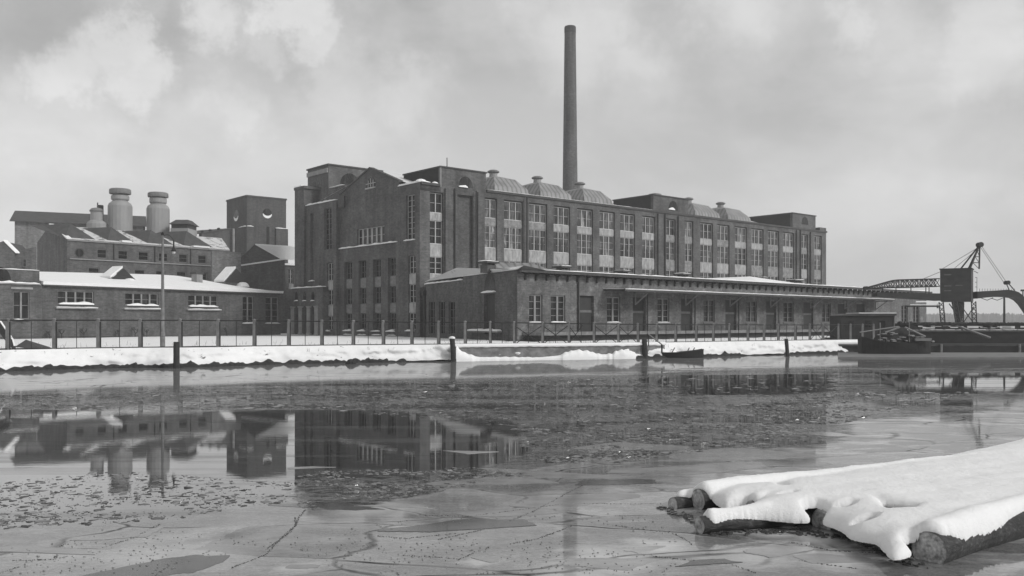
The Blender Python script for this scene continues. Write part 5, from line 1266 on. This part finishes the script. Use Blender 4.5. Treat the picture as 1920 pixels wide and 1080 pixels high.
    k = mixc(nt, brash_z, mixc(nt, att['thin'], .60, .55), mixc(nt, spk, .62, .22))
    k = mixc(nt, clear, k, mixc(nt, streak, 1.0, .62))
    k = mixc(nt, math_(nt, 'MULTIPLY', crack, math_(nt, 'SUBTRACT', 1, clear)), k, .1)
    refl = math_(nt, 'MULTIPLY', fres, k, True)
    rough = mixc(nt, clear, mixc(nt, brash_z, .045, mixc(nt, spk, .03, .25)), .022)
    # ---- relief
    hgt = mixc(nt, brash_z, math_(nt, 'MULTIPLY', crack, .5), math_(nt, 'MULTIPLY', spk, 1.0)); hgt = mixc(nt, clear, hgt, 0.0)
    rip = noise_tex(nt, (1.2, 7, 1), 1, 3, .5)
    bp0 = nd(nt, 'ShaderNodeBump', Strength=.10, Distance=.004); LK(rip, bp0.inputs['Height'])
    bp = nd(nt, 'ShaderNodeBump', Strength=.25, Distance=.012); LK(hgt, bp.inputs['Height']); LK(bp0.outputs[0], bp.inputs['Normal'])
    df = nt.nodes.new('ShaderNodeBsdfDiffuse'); LK(colr, df.inputs['Color']); LK(bp.outputs[0], df.inputs['Normal'])
    gl = nt.nodes.new('ShaderNodeBsdfGlossy'); gl.inputs['Color'].default_value = grey(.96); LK(rough, gl.inputs['Roughness']); LK(bp.outputs[0], gl.inputs['Normal'])
    mx = nt.nodes.new('ShaderNodeMixShader'); LK(refl, mx.inputs[0]); LK(df.outputs[0], mx.inputs[1]); LK(gl.outputs[0], mx.inputs[2]); LK(mx.outputs[0], out.inputs['Surface'])
    return m
M['water'] = water_mat(); me.materials.append(M['water'])
o = bpy.data.objects.new('water', me); col.objects.link(o); o['kind'] = 'structure'
# open lake to the horizon (a ring around the fine sheet)
x0, x1, y0, y1 = xs[0], xs[-1], ys[0], ys[-1]; FAR = 9000
mb = MB()
for a, b, c, d in ((-FAR, FAR, y1, FAR), (-FAR, FAR, -FAR, y0), (-FAR, x0, y0, y1), (x1, FAR, y0, y1)): mb.face([(a, c, 0), (b, c, 0), (b, d, 0), (a, d, 0)])
mb.build('lake', 'water', kind='structure')

# thin floes: real plates with uneven outlines
def floe(px, py, w, d, rot, th, seed):
    x, y = wp(px, py); rr = random.Random(seed); n = rr.randint(5, 8); P = []
    ang = sorted(rr.uniform(0, 2 * math.pi) for _ in range(n)); P0 = [(math.cos(a) * w * rr.uniform(.8, 1), math.sin(a) * d * rr.uniform(.8, 1)) for a in ang]
    for i in range(n):
        a, b = P0[i], P0[(i + 1) % n]
        bow = rr.uniform(-.12, .2)
        for k in range(9):
            t = k / 9; bb = 1 + bow * math.sin(math.pi * t); q = ((a[0] + (b[0] - a[0]) * t) * bb + rr.uniform(-.02, .02) * w, (a[1] + (b[1] - a[1]) * t) * bb + rr.uniform(-.03, .03) * d)
            P.append((x + q[0] * math.cos(rot) - q[1] * math.sin(rot), y + q[0] * math.sin(rot) + q[1] * math.cos(rot)))
    mb = MB(); tl = rr.uniform(-.004, .004)
    mb.hexa([(p[0], p[1], -.002) for p in P], [(p[0], p[1], th) for p in P]); return mb
def floe_mat(name, v, rough):
    m, nt, b = mat(name); n = noise_tex(nt, (1.5, 2.5, 1), 1, 6, .65); nt.links.new(ramp(nt, n, ((.3, v * .7), (.7, v * 1.25))), b.inputs['Base Color']); b.inputs['Roughness'].default_value = rough; b.inputs['IOR'].default_value = 1.31; b.inputs['Specular IOR Level'].default_value = .7
    return m
M['floe'] = floe_mat('floe_ice', .24, .12); M['floe_pale'] = floe_mat('floe_ice_pale', .33, .2); M['chip'] = floe_mat('ice_chip', .2, .5); M['floe_dark'] = floe_mat('floe_ice_dark', .07, .07)
fl = [(1400, 852, 2.2, .9, .2, 'floe'), (1180, 838, 1.6, .8, .1, 'floe'), (1290, 880, 1.8, .7, .3, 'floe'), (1060, 885, 1.7, .8, -.2, 'floe'), (940, 905, 1.4, .6, .3, 'floe'), (700, 955, .9, .3, .1, 'floe_pale'),
      (1145, 1052, .62, .5, .2, 'floe_pale'), (1245, 1032, .5, .22, .1, 'floe_pale'), (1460, 1035, .5, .3, .4, 'floe'), (1570, 1050, .5, .3, -.2, 'floe'), (1440, 1000, .5, .25, .1, 'floe_pale'), (905, 1050, .25, .12, 0, 'floe_pale'), (560, 1062, .3, .1, 0, 'floe'),
      (1080, 940, 1.2, .5, .5, 'floe'), (870, 985, 1.3, .35, .15, 'floe_dark'), (620, 950, 1.0, .3, -.1, 'floe_dark'), (860, 848, .8, .35, .2, 'floe_pale'), (590, 878, .55, .2, 0, 'floe_pale'), (970, 960, 1.0, .3, .2, 'floe'), (1150, 905, 1.0, .35, .1, 'floe_dark'),
      (1330, 1060, .5, .25, .3, 'floe_dark'), (300, 1065, 1.0, .4, .5, 'floe_dark'), (250, 1000, 1.0, .3, .3, 'floe'), (60, 1040, .9, .4, -.2, 'floe'), (1520, 815, 1.8, .5, .1, 'floe')]
for i, (px, py, w, d, r_, m_) in enumerate(fl):
    o = floe(px, py, w, d, r_, .003 + .0015 * (i % 3), 50 + i).build('ice_floe', m_)
    o['label'] = {'floe': 'thin grey sheet of ice lying flush in the frozen water', 'floe_pale': 'pale frosted patch of ice lying in the frozen water', 'floe_dark': 'dark smooth pane of ice in the frozen water'}[m_]
    o['category'] = 'ice floe'; o['group'] = {'floe': 'grey ice floes', 'floe_pale': 'pale frosted ice floes', 'floe_dark': 'dark ice floes'}[m_]
# small brash: chips of ice and crack ridges, nobody could count them
def chips(name, gens, m_):
    V_, F_ = [], []
    for x, y, s, asp, h in gens:
        n = random.randint(4, 7); b = len(V_); a0 = random.uniform(0, 6); ro = random.uniform(-1.2, 1.2); asp = asp * random.uniform(.5, 1.7)
        tx, ty = random.uniform(-.12, .12), random.uniform(-.12, .12)
        P = [(math.cos(a0 + 6.283 * k / n) * s * random.uniform(.5, 1), math.sin(a0 + 6.283 * k / n) * s * asp * random.uniform(.5, 1)) for k in range(n)]
        P = [(q[0] * math.cos(ro) - q[1] * math.sin(ro), q[0] * math.sin(ro) + q[1] * math.cos(ro)) for q in P]
        for q in P: V_.append((x + q[0], y + q[1], -.002))
        for q in P: V_.append((x + q[0] * .9, y + q[1] * .9, h + q[0] * tx + q[1] * ty))
        F_.append(tuple(b + n + k for k in range(n)))
        for k in range(n): F_.append((b + k, b + (k + 1) % n, b + n + (k + 1) % n, b + n + k))
    return raw(name, V_, F_, m_, False, kind='stuff')
def sample(poly_px, n, dens=None):
    xs_ = [p[0] for p in poly_px]; ys_ = [p[1] for p in poly_px]; out = []
    while len(out) < n:
        px, py = random.uniform(min(xs_), max(xs_)), random.uniform(min(ys_), max(ys_))
        if not inpoly(np.array([px]), np.array([py]), poly_px)[0]: continue
        x, y = wp(px, py)
        if dens and noise.noise(Vector((x * .55, y * .8, 3))) + .5 * noise.noise(Vector((x * 2.2, y * 2.5, 3))) < dens: continue
        out.append((x, y))
    return out
dz = [(0, 905), (200, 882), (560, 905), (552, 940), (420, 955), (330, 975), (0, 992), (-60, 992), (-60, 905)]
G1 = [(x, y, (.009 + .13 * random.random() ** 5), .6, random.uniform(.002, .006)) for x, y in sample(dz, 1700, -.3)]
chips('dark_ice_chips', G1, M['floe_dark'])
bz = [(560, 885), (950, 875), (1540, 735), (1830, 735), (1600, 790), (1300, 850), (1000, 890), (800, 925), (620, 965), (560, 950)]
bz2 = [(-50, 748), (500, 725), (1000, 712), (1540, 700), (1540, 830), (1000, 870), (960, 800), (600, 768), (-50, 768)]
G2 = [(x, y, (.01 + .09 * random.random() ** 5) * (y / 17), .6, random.uniform(.002, .008)) for x, y in sample(bz, 2600, -.1) + sample(bz2, 2400, -.15)]
chips('brash_ice', G2, M['chip'])
G2 = [(x, y, (.015 + .16 * random.random() ** 4) * (y / 17), .6, random.uniform(.002, .006)) for x, y in sample(bz, 2600, -.1) + sample(bz2, 2600, -.15)]
chips('dark_brash_ice', G2, M['floe_dark'])
# crack ridges: crumbs piled along long curves in the foreground
lines = [[(20, 1052), (95, 1050), (180, 1030), (250, 1008), (300, 985), (325, 965)], [(120, 1020), (95, 1048)], [(500, 1030), (540, 1000), (555, 970)], [(430, 1066), (500, 1040), (575, 955)], [(820, 1012), (920, 990), (1000, 960), (1100, 905)],
         [(0, 1075), (40, 1062)], [(860, 1050), (905, 1030), (1010, 1010), (1075, 985)], [(1090, 1030), (1240, 1045), (1370, 1058), (1420, 1075)], [(1150, 985), (1260, 1000), (1330, 1040)], [(1040, 905), (1080, 880), (1100, 865)], [(560, 940), (650, 948), (760, 965), (880, 968), (1060, 945), (1240, 945)],
         [(1200, 890), (1260, 875)], [(760, 1040), (860, 1048)], [(300, 1078), (320, 1060)], [(1440, 1010), (1500, 1020), (1560, 1032), (1690, 1040)], [(1500, 1050), (1620, 1068), (1700, 1078)], [(0, 960), (150, 945), (260, 930)], [(640, 1000), (760, 1010), (860, 1000)]]
G3, G4 = [], []
for ln in lines:
    w3 = [wp(a, b) for a, b in ln]
    for (ax, ay), (bx_, by) in zip(w3, w3[1:]):
        L_ = math.hypot(bx_ - ax, by - ay); nseg = max(4, int(L_ / .02))
        for k in range(nseg):
            t = k / nseg; x = ax + (bx_ - ax) * t; y = ay + (by - ay) * t; wv = .06 * noise.noise(Vector((x * 1.3, y * 1.3, 0)))
            if noise.noise(Vector((x * .8, y * .8, 9))) > .15: continue
            (G3 if random.random() < .35 else G4).append((x + wv + random.uniform(-.012, .012), y + wv + random.uniform(-.01, .01), random.uniform(.005, .016) * (2 if random.random() < .06 else 1), .6, random.uniform(.002, .009)))
for x, y in sample([(0, 1000), (1250, 960), (1320, 1078), (0, 1078)], 650, -.05): G3.append((x, y, random.uniform(.006, .02), .7, random.uniform(.003, .012)))
chips('ice_crumbs', G3, M['chip']); chips('dark_ice_ridges', G4, M['floe_dark'])

# ================================================================== LOG RAFT
LG = [  # px,py of the end centre, radius, direction, length, end height
    (1262, 946, .11, (1, .55), 9, .05, 'slender log end lying half sunk at the far left tip of the raft'),
    (1309, 937, .16, (1, .50), 12, .13, 'pale cut log end at the far edge of the raft, above the long front log'),
    (1409, 957, .14, (1, .50), 12, .10, 'short dark stub between the pale cut log and the long front log'),
    (1312, 985, .115, (1, .40), 5, .10, 'long thin front log with a round pale cut face and thick snow on top'),
    (1541, 977, .17, (1, .62), 11, .09, 'dark rounded log end at the middle of the raft front'),
    (1640, 1003, .12, (1, .72), 9, .10, 'small dark log end tucked left of the thickest log'),
    (1492, 968, .10, (1, .58), 9, .03, 'thin dark log low in the water right of the long front log'),
    (1600, 988, .11, (1, .66), 9, .04, 'dark wet log end buried under drooping snow between two rounded log ends'),
    (1742, 1031, .215, (1, .80), 9, .13, 'thickest log with a broad cut face at the near right corner of the raft')]
logs = []
for k, (px, py, r, d, ln, zc, lab) in enumerate(LG):
    x, y = wp(px, py, zc); dv = Vector((d[0], d[1])).normalized(); logs.append((x, y, dv, r, ln, zc))
    o = thing('log', (x, y, 0), lab, 'log', 'logs of the snow covered raft'); mb = MB(); n = 20; rings = []
    NS = 44
    for j in range(NS + 1):
        t = j / NS * ln; c = Vector((x + dv.x * t, y + dv.y * t)); bend = .05 * math.sin(t * .9 + k) * min(1, t); side = Vector((-dv.y, dv.x)); c += side * bend
        ring = []
        for a in range(n):
            th = 2 * math.pi * a / n; rr = r * (1 + .06 * noise.noise(Vector((t * 1.2, math.cos(th) * 1.5, math.sin(th) * 1.5 + k * 7))) + .035 * noise.noise(Vector((t * 5, math.cos(th) * 5, math.sin(th) * 5 + k)))) * (1 if j else .96) * (1 + .15 * min(1, t / 6))
            ring.append((c.x + side.x * rr * math.cos(th), c.y + side.y * rr * math.cos(th), zc + rr * math.sin(th)))
        rings.append(ring)
    for r0, r1 in zip(rings, rings[1:]):
        for a in range(n): mb.face([r0[a], r0[(a + 1) % n], r1[(a + 1) % n], r1[a]])
    mb.build('bark_trunk', 'bark', o)
    mb = MB(); e = [(p[0] - dv.x * .004, p[1] - dv.y * .004, p[2]) for p in rings[0]]; cen = (x - dv.x * .015, y - dv.y * .015, zc)
    for a in range(n):
        p, q = e[a], e[(a + 1) % n]; tha, thb = 2 * math.pi * a / n, 2 * math.pi * (a + 1) / n
        mb.face([cen, p, q], [(0, 0), (r * math.cos(tha), r * math.sin(tha)), (r * math.cos(thb), r * math.sin(thb))])
    mb.build('cut_end', 'cut', o)
# snow over the logs: height field
st_ = .026
gx = np.arange(1.9, 15.5, st_); gy = np.arange(9.6, 22.5, st_); GX, GY = np.meshgrid(gx, gy, indexing='ij')
wz = lambda a, b, z=.3: wp(a, b, z)
foot = [wz(*p) for p in [(1338, 918), (1385, 908), (1450, 905), (1480, 899), (1560, 888), (1640, 876), (1720, 862), (1800, 847), (1850, 836), (1885, 828), (1920, 818), (2080, 790), (2250, 760), (2300, 900), (2050, 935), (1920, 958), (1860, 980), (1810, 996), (1785, 1000), (1760, 998), (1725, 1000), (1700, 1014), (1676, 1019), (1664, 1010), (1650, 994), (1622, 988), (1598, 983), (1572, 966), (1535, 954), (1490, 954), (1440, 950), (1385, 948), (1400, 940), (1425, 930), (1400, 926), (1370, 934)]]
D0 = sdist(GX, GY, foot)
hl = np.full(GX.shape, -1.0); ins = D0.copy(); 
for (x, y, dv, r, ln, zc) in logs:
    t = (GX - x) * dv.x + (GY - y) * dv.y; bend = 0; lat = np.abs(-(GX - x) * dv.y + (GY - y) * dv.x - .05 * np.sin(t * .9 + logs.index((x, y, dv, r, ln, zc))) * np.clip(t, 0, 1))
    rt = r * (1 + .15 * np.clip(t / 6, 0, 1))
    tt_ = np.where(lat < rt, zc + np.sqrt(np.maximum(rt ** 2 - lat ** 2, 0)), -1); tt_ = np.where((t > 0) & (t < ln), tt_, -1)
    hl = np.maximum(hl, tt_)
    sl = -(GX - x) * dv.y + (GY - y) * dv.x; near = .45 if r > .2 else .8
    ins = np.maximum(ins, np.where((t > .02) & (t < ln - .5), np.minimum(np.where(sl < 0, rt * near, rt * .85) - lat, t - .02), -1))
for (x, y, dv, r, ln, zc) in logs:
    t = (GX - x) * dv.x + (GY - y) * dv.y; lat = np.abs(-(GX - x) * dv.y + (GY - y) * dv.x)
    ins = np.where((t > -.25) & (t < .1) & (lat < r * 1.0), np.minimum(ins, t - .02), ins)
holes = [[wz(*p) for p in [(1452, 908), (1466, 911), (1480, 921), (1462, 920)]], [wz(*p) for p in [(1641, 944), (1665, 950), (1726, 957), (1716, 966), (1664, 964), (1652, 956)]]]
dh = np.maximum.reduce([sdist(GX, GY, h) for h in holes]); ins = np.minimum(ins, -dh)
cs = 4; cxs, cys = gx[::cs], gy[::cs]
nzc = np.array([[noise.fractal(Vector((a * 1.1, b * 1.4, 2)), .9, 2.0, 6) for b in cys] for a in cxs])
tmp = np.array([np.interp(gy, cys, row) for row in nzc]); nzf = np.array([np.interp(gx, cxs, c_) for c_ in tmp.T]).T
nzf = nzf + .07 * RNG.standard_normal(GX.shape)
k5 = np.ones(5) / 5
for _ in range(2): ins = np.apply_along_axis(lambda v: np.convolve(np.pad(v, 2, 'edge'), k5, 'valid'), 0, ins); ins = np.apply_along_axis(lambda v: np.convolve(np.pad(v, 2, 'edge'), k5, 'valid'), 1, ins)
ins = ins + .022 + .032 * nzf
# virtual logs under the snow give gentle furrows
dv = Vector((1, .55)).normalized(); lat = -GX * dv.y + GY * dv.x
fur = .03 * np.abs(np.sin(lat / .42 * math.pi))
base = np.maximum(hl, .12 + (1 - np.exp(-np.clip(D0, 0, 3) / .22)) * .20 + fur * .5 * np.clip(D0 * 2, 0, 1))
k_ = np.ones(9) / 9.0
sm = np.maximum(base, 0.02)
for _ in range(2):
    sm = np.apply_along_axis(lambda v: np.convolve(np.pad(v, 4, 'edge'), k_, 'valid'), 0, sm); sm = np.apply_along_axis(lambda v: np.convolve(np.pad(v, 4, 'edge'), k_, 'valid'), 1, sm)
sm = np.maximum(sm, hl * (hl > 0) + .012)
th = .10 * (1 - np.exp(-np.clip(ins, 0, 9) / .045)); H_ = sm + th + .028 * nzf * np.clip(ins / .15, 0, 1)
mask = ins > 0
idx = -np.ones(GX.shape, int); V_, F_ = [], []
cellok = mask[:-1, :-1] & mask[1:, :-1] & mask[1:, 1:] & mask[:-1, 1:]
need = np.zeros(GX.shape, bool); need[:-1, :-1] |= cellok; need[1:, :-1] |= cellok; need[1:, 1:] |= cellok; need[:-1, 1:] |= cellok
idx[need] = np.arange(need.sum()); V_ = np.stack([GX[need], GY[need], H_[need]], 1).tolist()
for i, j in zip(*np.nonzero(cellok)): F_.append((idx[i, j], idx[i + 1, j], idx[i + 1, j + 1], idx[i, j + 1]))
# pull the rim onto the smooth outline
gxi, gyi = np.gradient(ins, st_)
bad = np.zeros(GX.shape, bool); bad[1:-1, 1:-1] = need[1:-1, 1:-1] & ~(need[:-2, 1:-1] & need[2:, 1:-1] & need[1:-1, :-2] & need[1:-1, 2:] & need[:-2, :-2] & need[2:, 2:] & need[:-2, 2:] & need[2:, :-2])
for i, j in zip(*np.nonzero(bad)):
    q = min(max(ins[i, j], 0), .035); gn = math.hypot(gxi[i, j], gyi[i, j]) + 1e-6; v = V_[idx[i, j]]
    v[0] -= gxi[i, j] / gn * q * .9; v[1] -= gyi[i, j] / gn * q * .9; i2 = min(max(int(round((v[0] - gx[0]) / st_)), 0), GX.shape[0] - 1); j2 = min(max(int(round((v[1] - gy[0]) / st_)), 0), GX.shape[1] - 1); v[2] = min(sm[i, j], max(sm[i2, j2], sm[i, j] - .03)) + .012
# skirt
from collections import Counter
ec = {}
for f in F_:
    for a, b in zip(f, f[1:] + f[:1]): ec[(a, b)] = 1
sk = {}
for (a, b) in list(ec):
    if (b, a) not in ec:
        for q in (a, b):
            if q not in sk: sk[q] = len(V_); v = V_[q]; V_.append([v[0], v[1], max(-.02, v[2] - .035)])
        F_.append((b, a, sk[a], sk[b]))
raw('raft_snow', V_, [tuple(int(q) for q in f) for f in F_], 'snow_raft', True, kind='stuff')
# dark slush under the raft edge
G5 = [(x, y, random.uniform(.02, .07), .6, random.uniform(.01, .03)) for x, y in sample([(1240, 950), (1300, 965), (1330, 998), (1500, 992), (1640, 1020), (1750, 1068), (1690, 1060), (1600, 1015), (1480, 1003), (1330, 1005), (1290, 975), (1230, 958)], 260)]
chips('raft_edge_ice', G5, M['floe_dark'])

# ================================================================== LIGHT, SKY, AIR, CAMERA
SUN_EL, SUN_AZ = R(32), R(115)                     # azimuth clockwise from +Y (view direction) toward +X
w = bpy.data.worlds.new('World'); sc.world = w; w.use_nodes = True; nt = w.node_tree; LK = nt.links.new; bg = nt.nodes['Background']
sky = nt.nodes.new('ShaderNodeTexSky'); sky.sky_type = 'NISHITA'; sky.sun_disc = False; sky.sun_elevation = SUN_EL; sky.sun_rotation = SUN_AZ; sky.air_density = 1.5; sky.dust_density = 4
bw = nt.nodes.new('ShaderNodeRGBToBW'); LK(sky.outputs[0], bw.inputs[0])
g = nt.nodes.new('ShaderNodeTexCoord'); dirv = g.outputs['Generated']
nv = nt.nodes.new('ShaderNodeVectorMath'); nv.operation = 'NORMALIZE'; LK(dirv, nv.inputs[0]); dirn = nv.outputs[0]
def wn(scale, s, det, ro, off=(0, 0, 0), dist=0.0):
    mp = nd(nt, 'ShaderNodeMapping'); mp.inputs['Scale'].default_value = scale; mp.inputs['Location'].default_value = off; LK(dirn, mp.inputs[0]); n = nd(nt, 'ShaderNodeTexNoise', Scale=s, Detail=det, Roughness=ro, Distortion=dist); LK(mp.outputs[0], n.inputs['Vector']); return n
n1 = wn((1, 1, 1.6), 5.5, 9, .58, (3, 1, 0), .25)
n2 = wn((1, 1, 3.0), 2.2, 7, .55, (0, 5, 2), .5)
warp = wn((1, 1, 1), 12, 10, .68, (7, 3, 1))
wv = nt.nodes.new('ShaderNodeVectorMath'); wv.operation = 'MULTIPLY_ADD'; LK(warp.outputs['Color'], wv.inputs[0]); wv.inputs[1].default_value = (.14, .14, .14); LK(dirn, wv.inputs[2])
wv2 = nt.nodes.new('ShaderNodeVectorMath'); wv2.operation = 'SUBTRACT'; LK(wv.outputs[0], wv2.inputs[0]); wv2.inputs[1].default_value = (.07, .07, .07); wd = wv2.outputs[0]
def blob(px, py, rpx, soft=.6, sx=1.0):
    v = Vector(((px - CX) / F, 1, (HY - py) / F)).normalized()
    dd = nt.nodes.new('ShaderNodeVectorMath'); dd.operation = 'DISTANCE'; LK(wd, dd.inputs[0]); dd.inputs[1].default_value = v
    r = rpx / F; return math_(nt, 'SUBTRACT', 1.0, mrange(dd.outputs['Value'], r * soft, r), True)
def mrange(x, a, b):
    m = nt.nodes.new('ShaderNodeMapRange'); m.interpolation_type = 'SMOOTHSTEP'; LK(x, m.inputs[0]); m.inputs[1].default_value = a; m.inputs[2].default_value = b; return m.outputs[0]
acc = None
for px, py, r, s, k in ((215, 95, 85, .45, .8), (150, 150, 90, .4, .8), (250, 150, 80, .4, .7), (290, 130, 45, .4, .6), (420, 40, 70, .3, .6), (560, 20, 80, .5, .8), (600, 60, 70, .5, .6), (520, 80, 60, .3, .35), (430, 200, 80, .2, .45), (120, 240, 140, .1, .4), (650, 170, 150, .1, .4), (760, 190, 110, .2, .4),
                        (1080, 80, 150, .2, .45), (1200, 120, 90, .1, .4), (1580, 40, 60, .2, .5), (1850, 80, 130, .3, .5), (1700, 70, 110, .1, .35), (1380, -10, 120, .2, .4), (1760, 300, 200, .0, .2), (980, 10, 80, .2, .4)):
    b_ = math_(nt, 'MULTIPLY', blob(px, py, r, s), k); acc = b_ if acc is None else math_(nt, 'MAXIMUM', acc, b_)
dark = None
for px, py, r, s, k in ((570, 125, 60, .2, .5), (1195, 80, 28, .2, .6), (760, 40, 130, .1, .6), (60, 50, 120, .1, .5), (1250, 25, 110, .1, .5), (1500, 110, 180, .1, .35), (30, 130, 90, .1, .3), (1740, 15, 90, .1, .6), (310, 190, 50, .1, .25), (330, 60, 60, .2, .5)):
    b_ = math_(nt, 'MULTIPLY', blob(px, py, r, s), k); dark = b_ if dark is None else math_(nt, 'MAXIMUM', dark, b_)
amount = math_(nt, 'ADD', math_(nt, 'MULTIPLY', mrange(n1.outputs['Fac'], .35, .7), .5), acc, True)
soft2 = mrange(n2.outputs['Fac'], .35, .65)
# relative cloud brightness (x sky level); plain sky between
SKY_LVL = 5.0
base = mixc(nt, .78, bw.outputs[0], SKY_LVL)
SKYBASE = base
lay = math_(nt, 'MULTIPLY_ADD', amount, .42) if False else None
f1 = math_(nt, 'ADD', math_(nt, 'MULTIPLY', amount, .42), math_(nt, 'MULTIPLY', soft2, .10))
f1 = math_(nt, 'SUBTRACT', f1, math_(nt, 'MULTIPLY', dark, .22))
sepz = nt.nodes.new('ShaderNodeSeparateXYZ'); LK(dirn, sepz.inputs[0])
hz = math_(nt, 'MULTIPLY', math_(nt, 'SUBTRACT', 1.0, mrange(math_(nt, 'ABSOLUTE', sepz.outputs[2]), .0, .32)), .26)
f1 = math_(nt, 'ADD', f1, hz)
mul = math_(nt, 'ADD', .74, f1)
fin = nt.nodes.new('ShaderNodeVectorMath'); fin.operation = 'SCALE'; LK(SKYBASE, fin.inputs[0]); LK(mul, fin.inputs['Scale'])
LK(fin.outputs[0], bg.inputs['Color']); bg.inputs['Strength'].default_value = .098
sun = bpy.data.lights.new('sun', 'SUN'); sun.energy = 1.5; sun.angle = R(12); sun.color = (1, .995, .985); so = bpy.data.objects.new('sun', sun); col.objects.link(so)
sd = Vector((math.sin(SUN_AZ) * math.cos(SUN_EL), math.cos(SUN_AZ) * math.cos(SUN_EL), math.sin(SUN_EL)))
so.rotation_euler = sd.to_track_quat('Z', 'Y').to_euler(); so.location = (0, 0, 60)

cam = bpy.data.cameras.new('camera'); co = bpy.data.objects.new('camera', cam); col.objects.link(co); sc.camera = co
co.location = (0, 0, CH); co.rotation_euler = (R(90), 0, 0); cam.sensor_width = 36; cam.lens = F / 1920 * 36; cam.shift_y = (HY - 540) / 1920; cam.clip_end = 20000; cam.clip_start = .1
# pale winter air
mb = MB(); mb.box(-1300, 1900, -30, 2700, -1.2, 64); hz_ = mb.build('haze', 'snow', kind='stuff'); hm = bpy.data.materials.new('haze_air'); hm.use_nodes = True; nt = hm.node_tree; nt.nodes.remove(nt.nodes['Principled BSDF'])
pv = nt.nodes.new('ShaderNodeVolumePrincipled'); pv.inputs['Color'].default_value = grey(.9); pv.inputs['Density'].default_value = .0006; nt.links.new(pv.outputs[0], nt.nodes['Material Output'].inputs['Volume'])
hz_.data.materials.clear(); hz_.data.materials.append(hm)
vs = sc.view_settings; vs.view_transform = 'Standard'; vs.look = 'None'; vs.exposure = 0.44; vs.gamma = 1
sc.cycles.max_bounces = 6; sc.cycles.diffuse_bounces = 2; sc.cycles.glossy_bounces = 3; sc.cycles.transmission_bounces = 2; sc.cycles.volume_bounces = 1
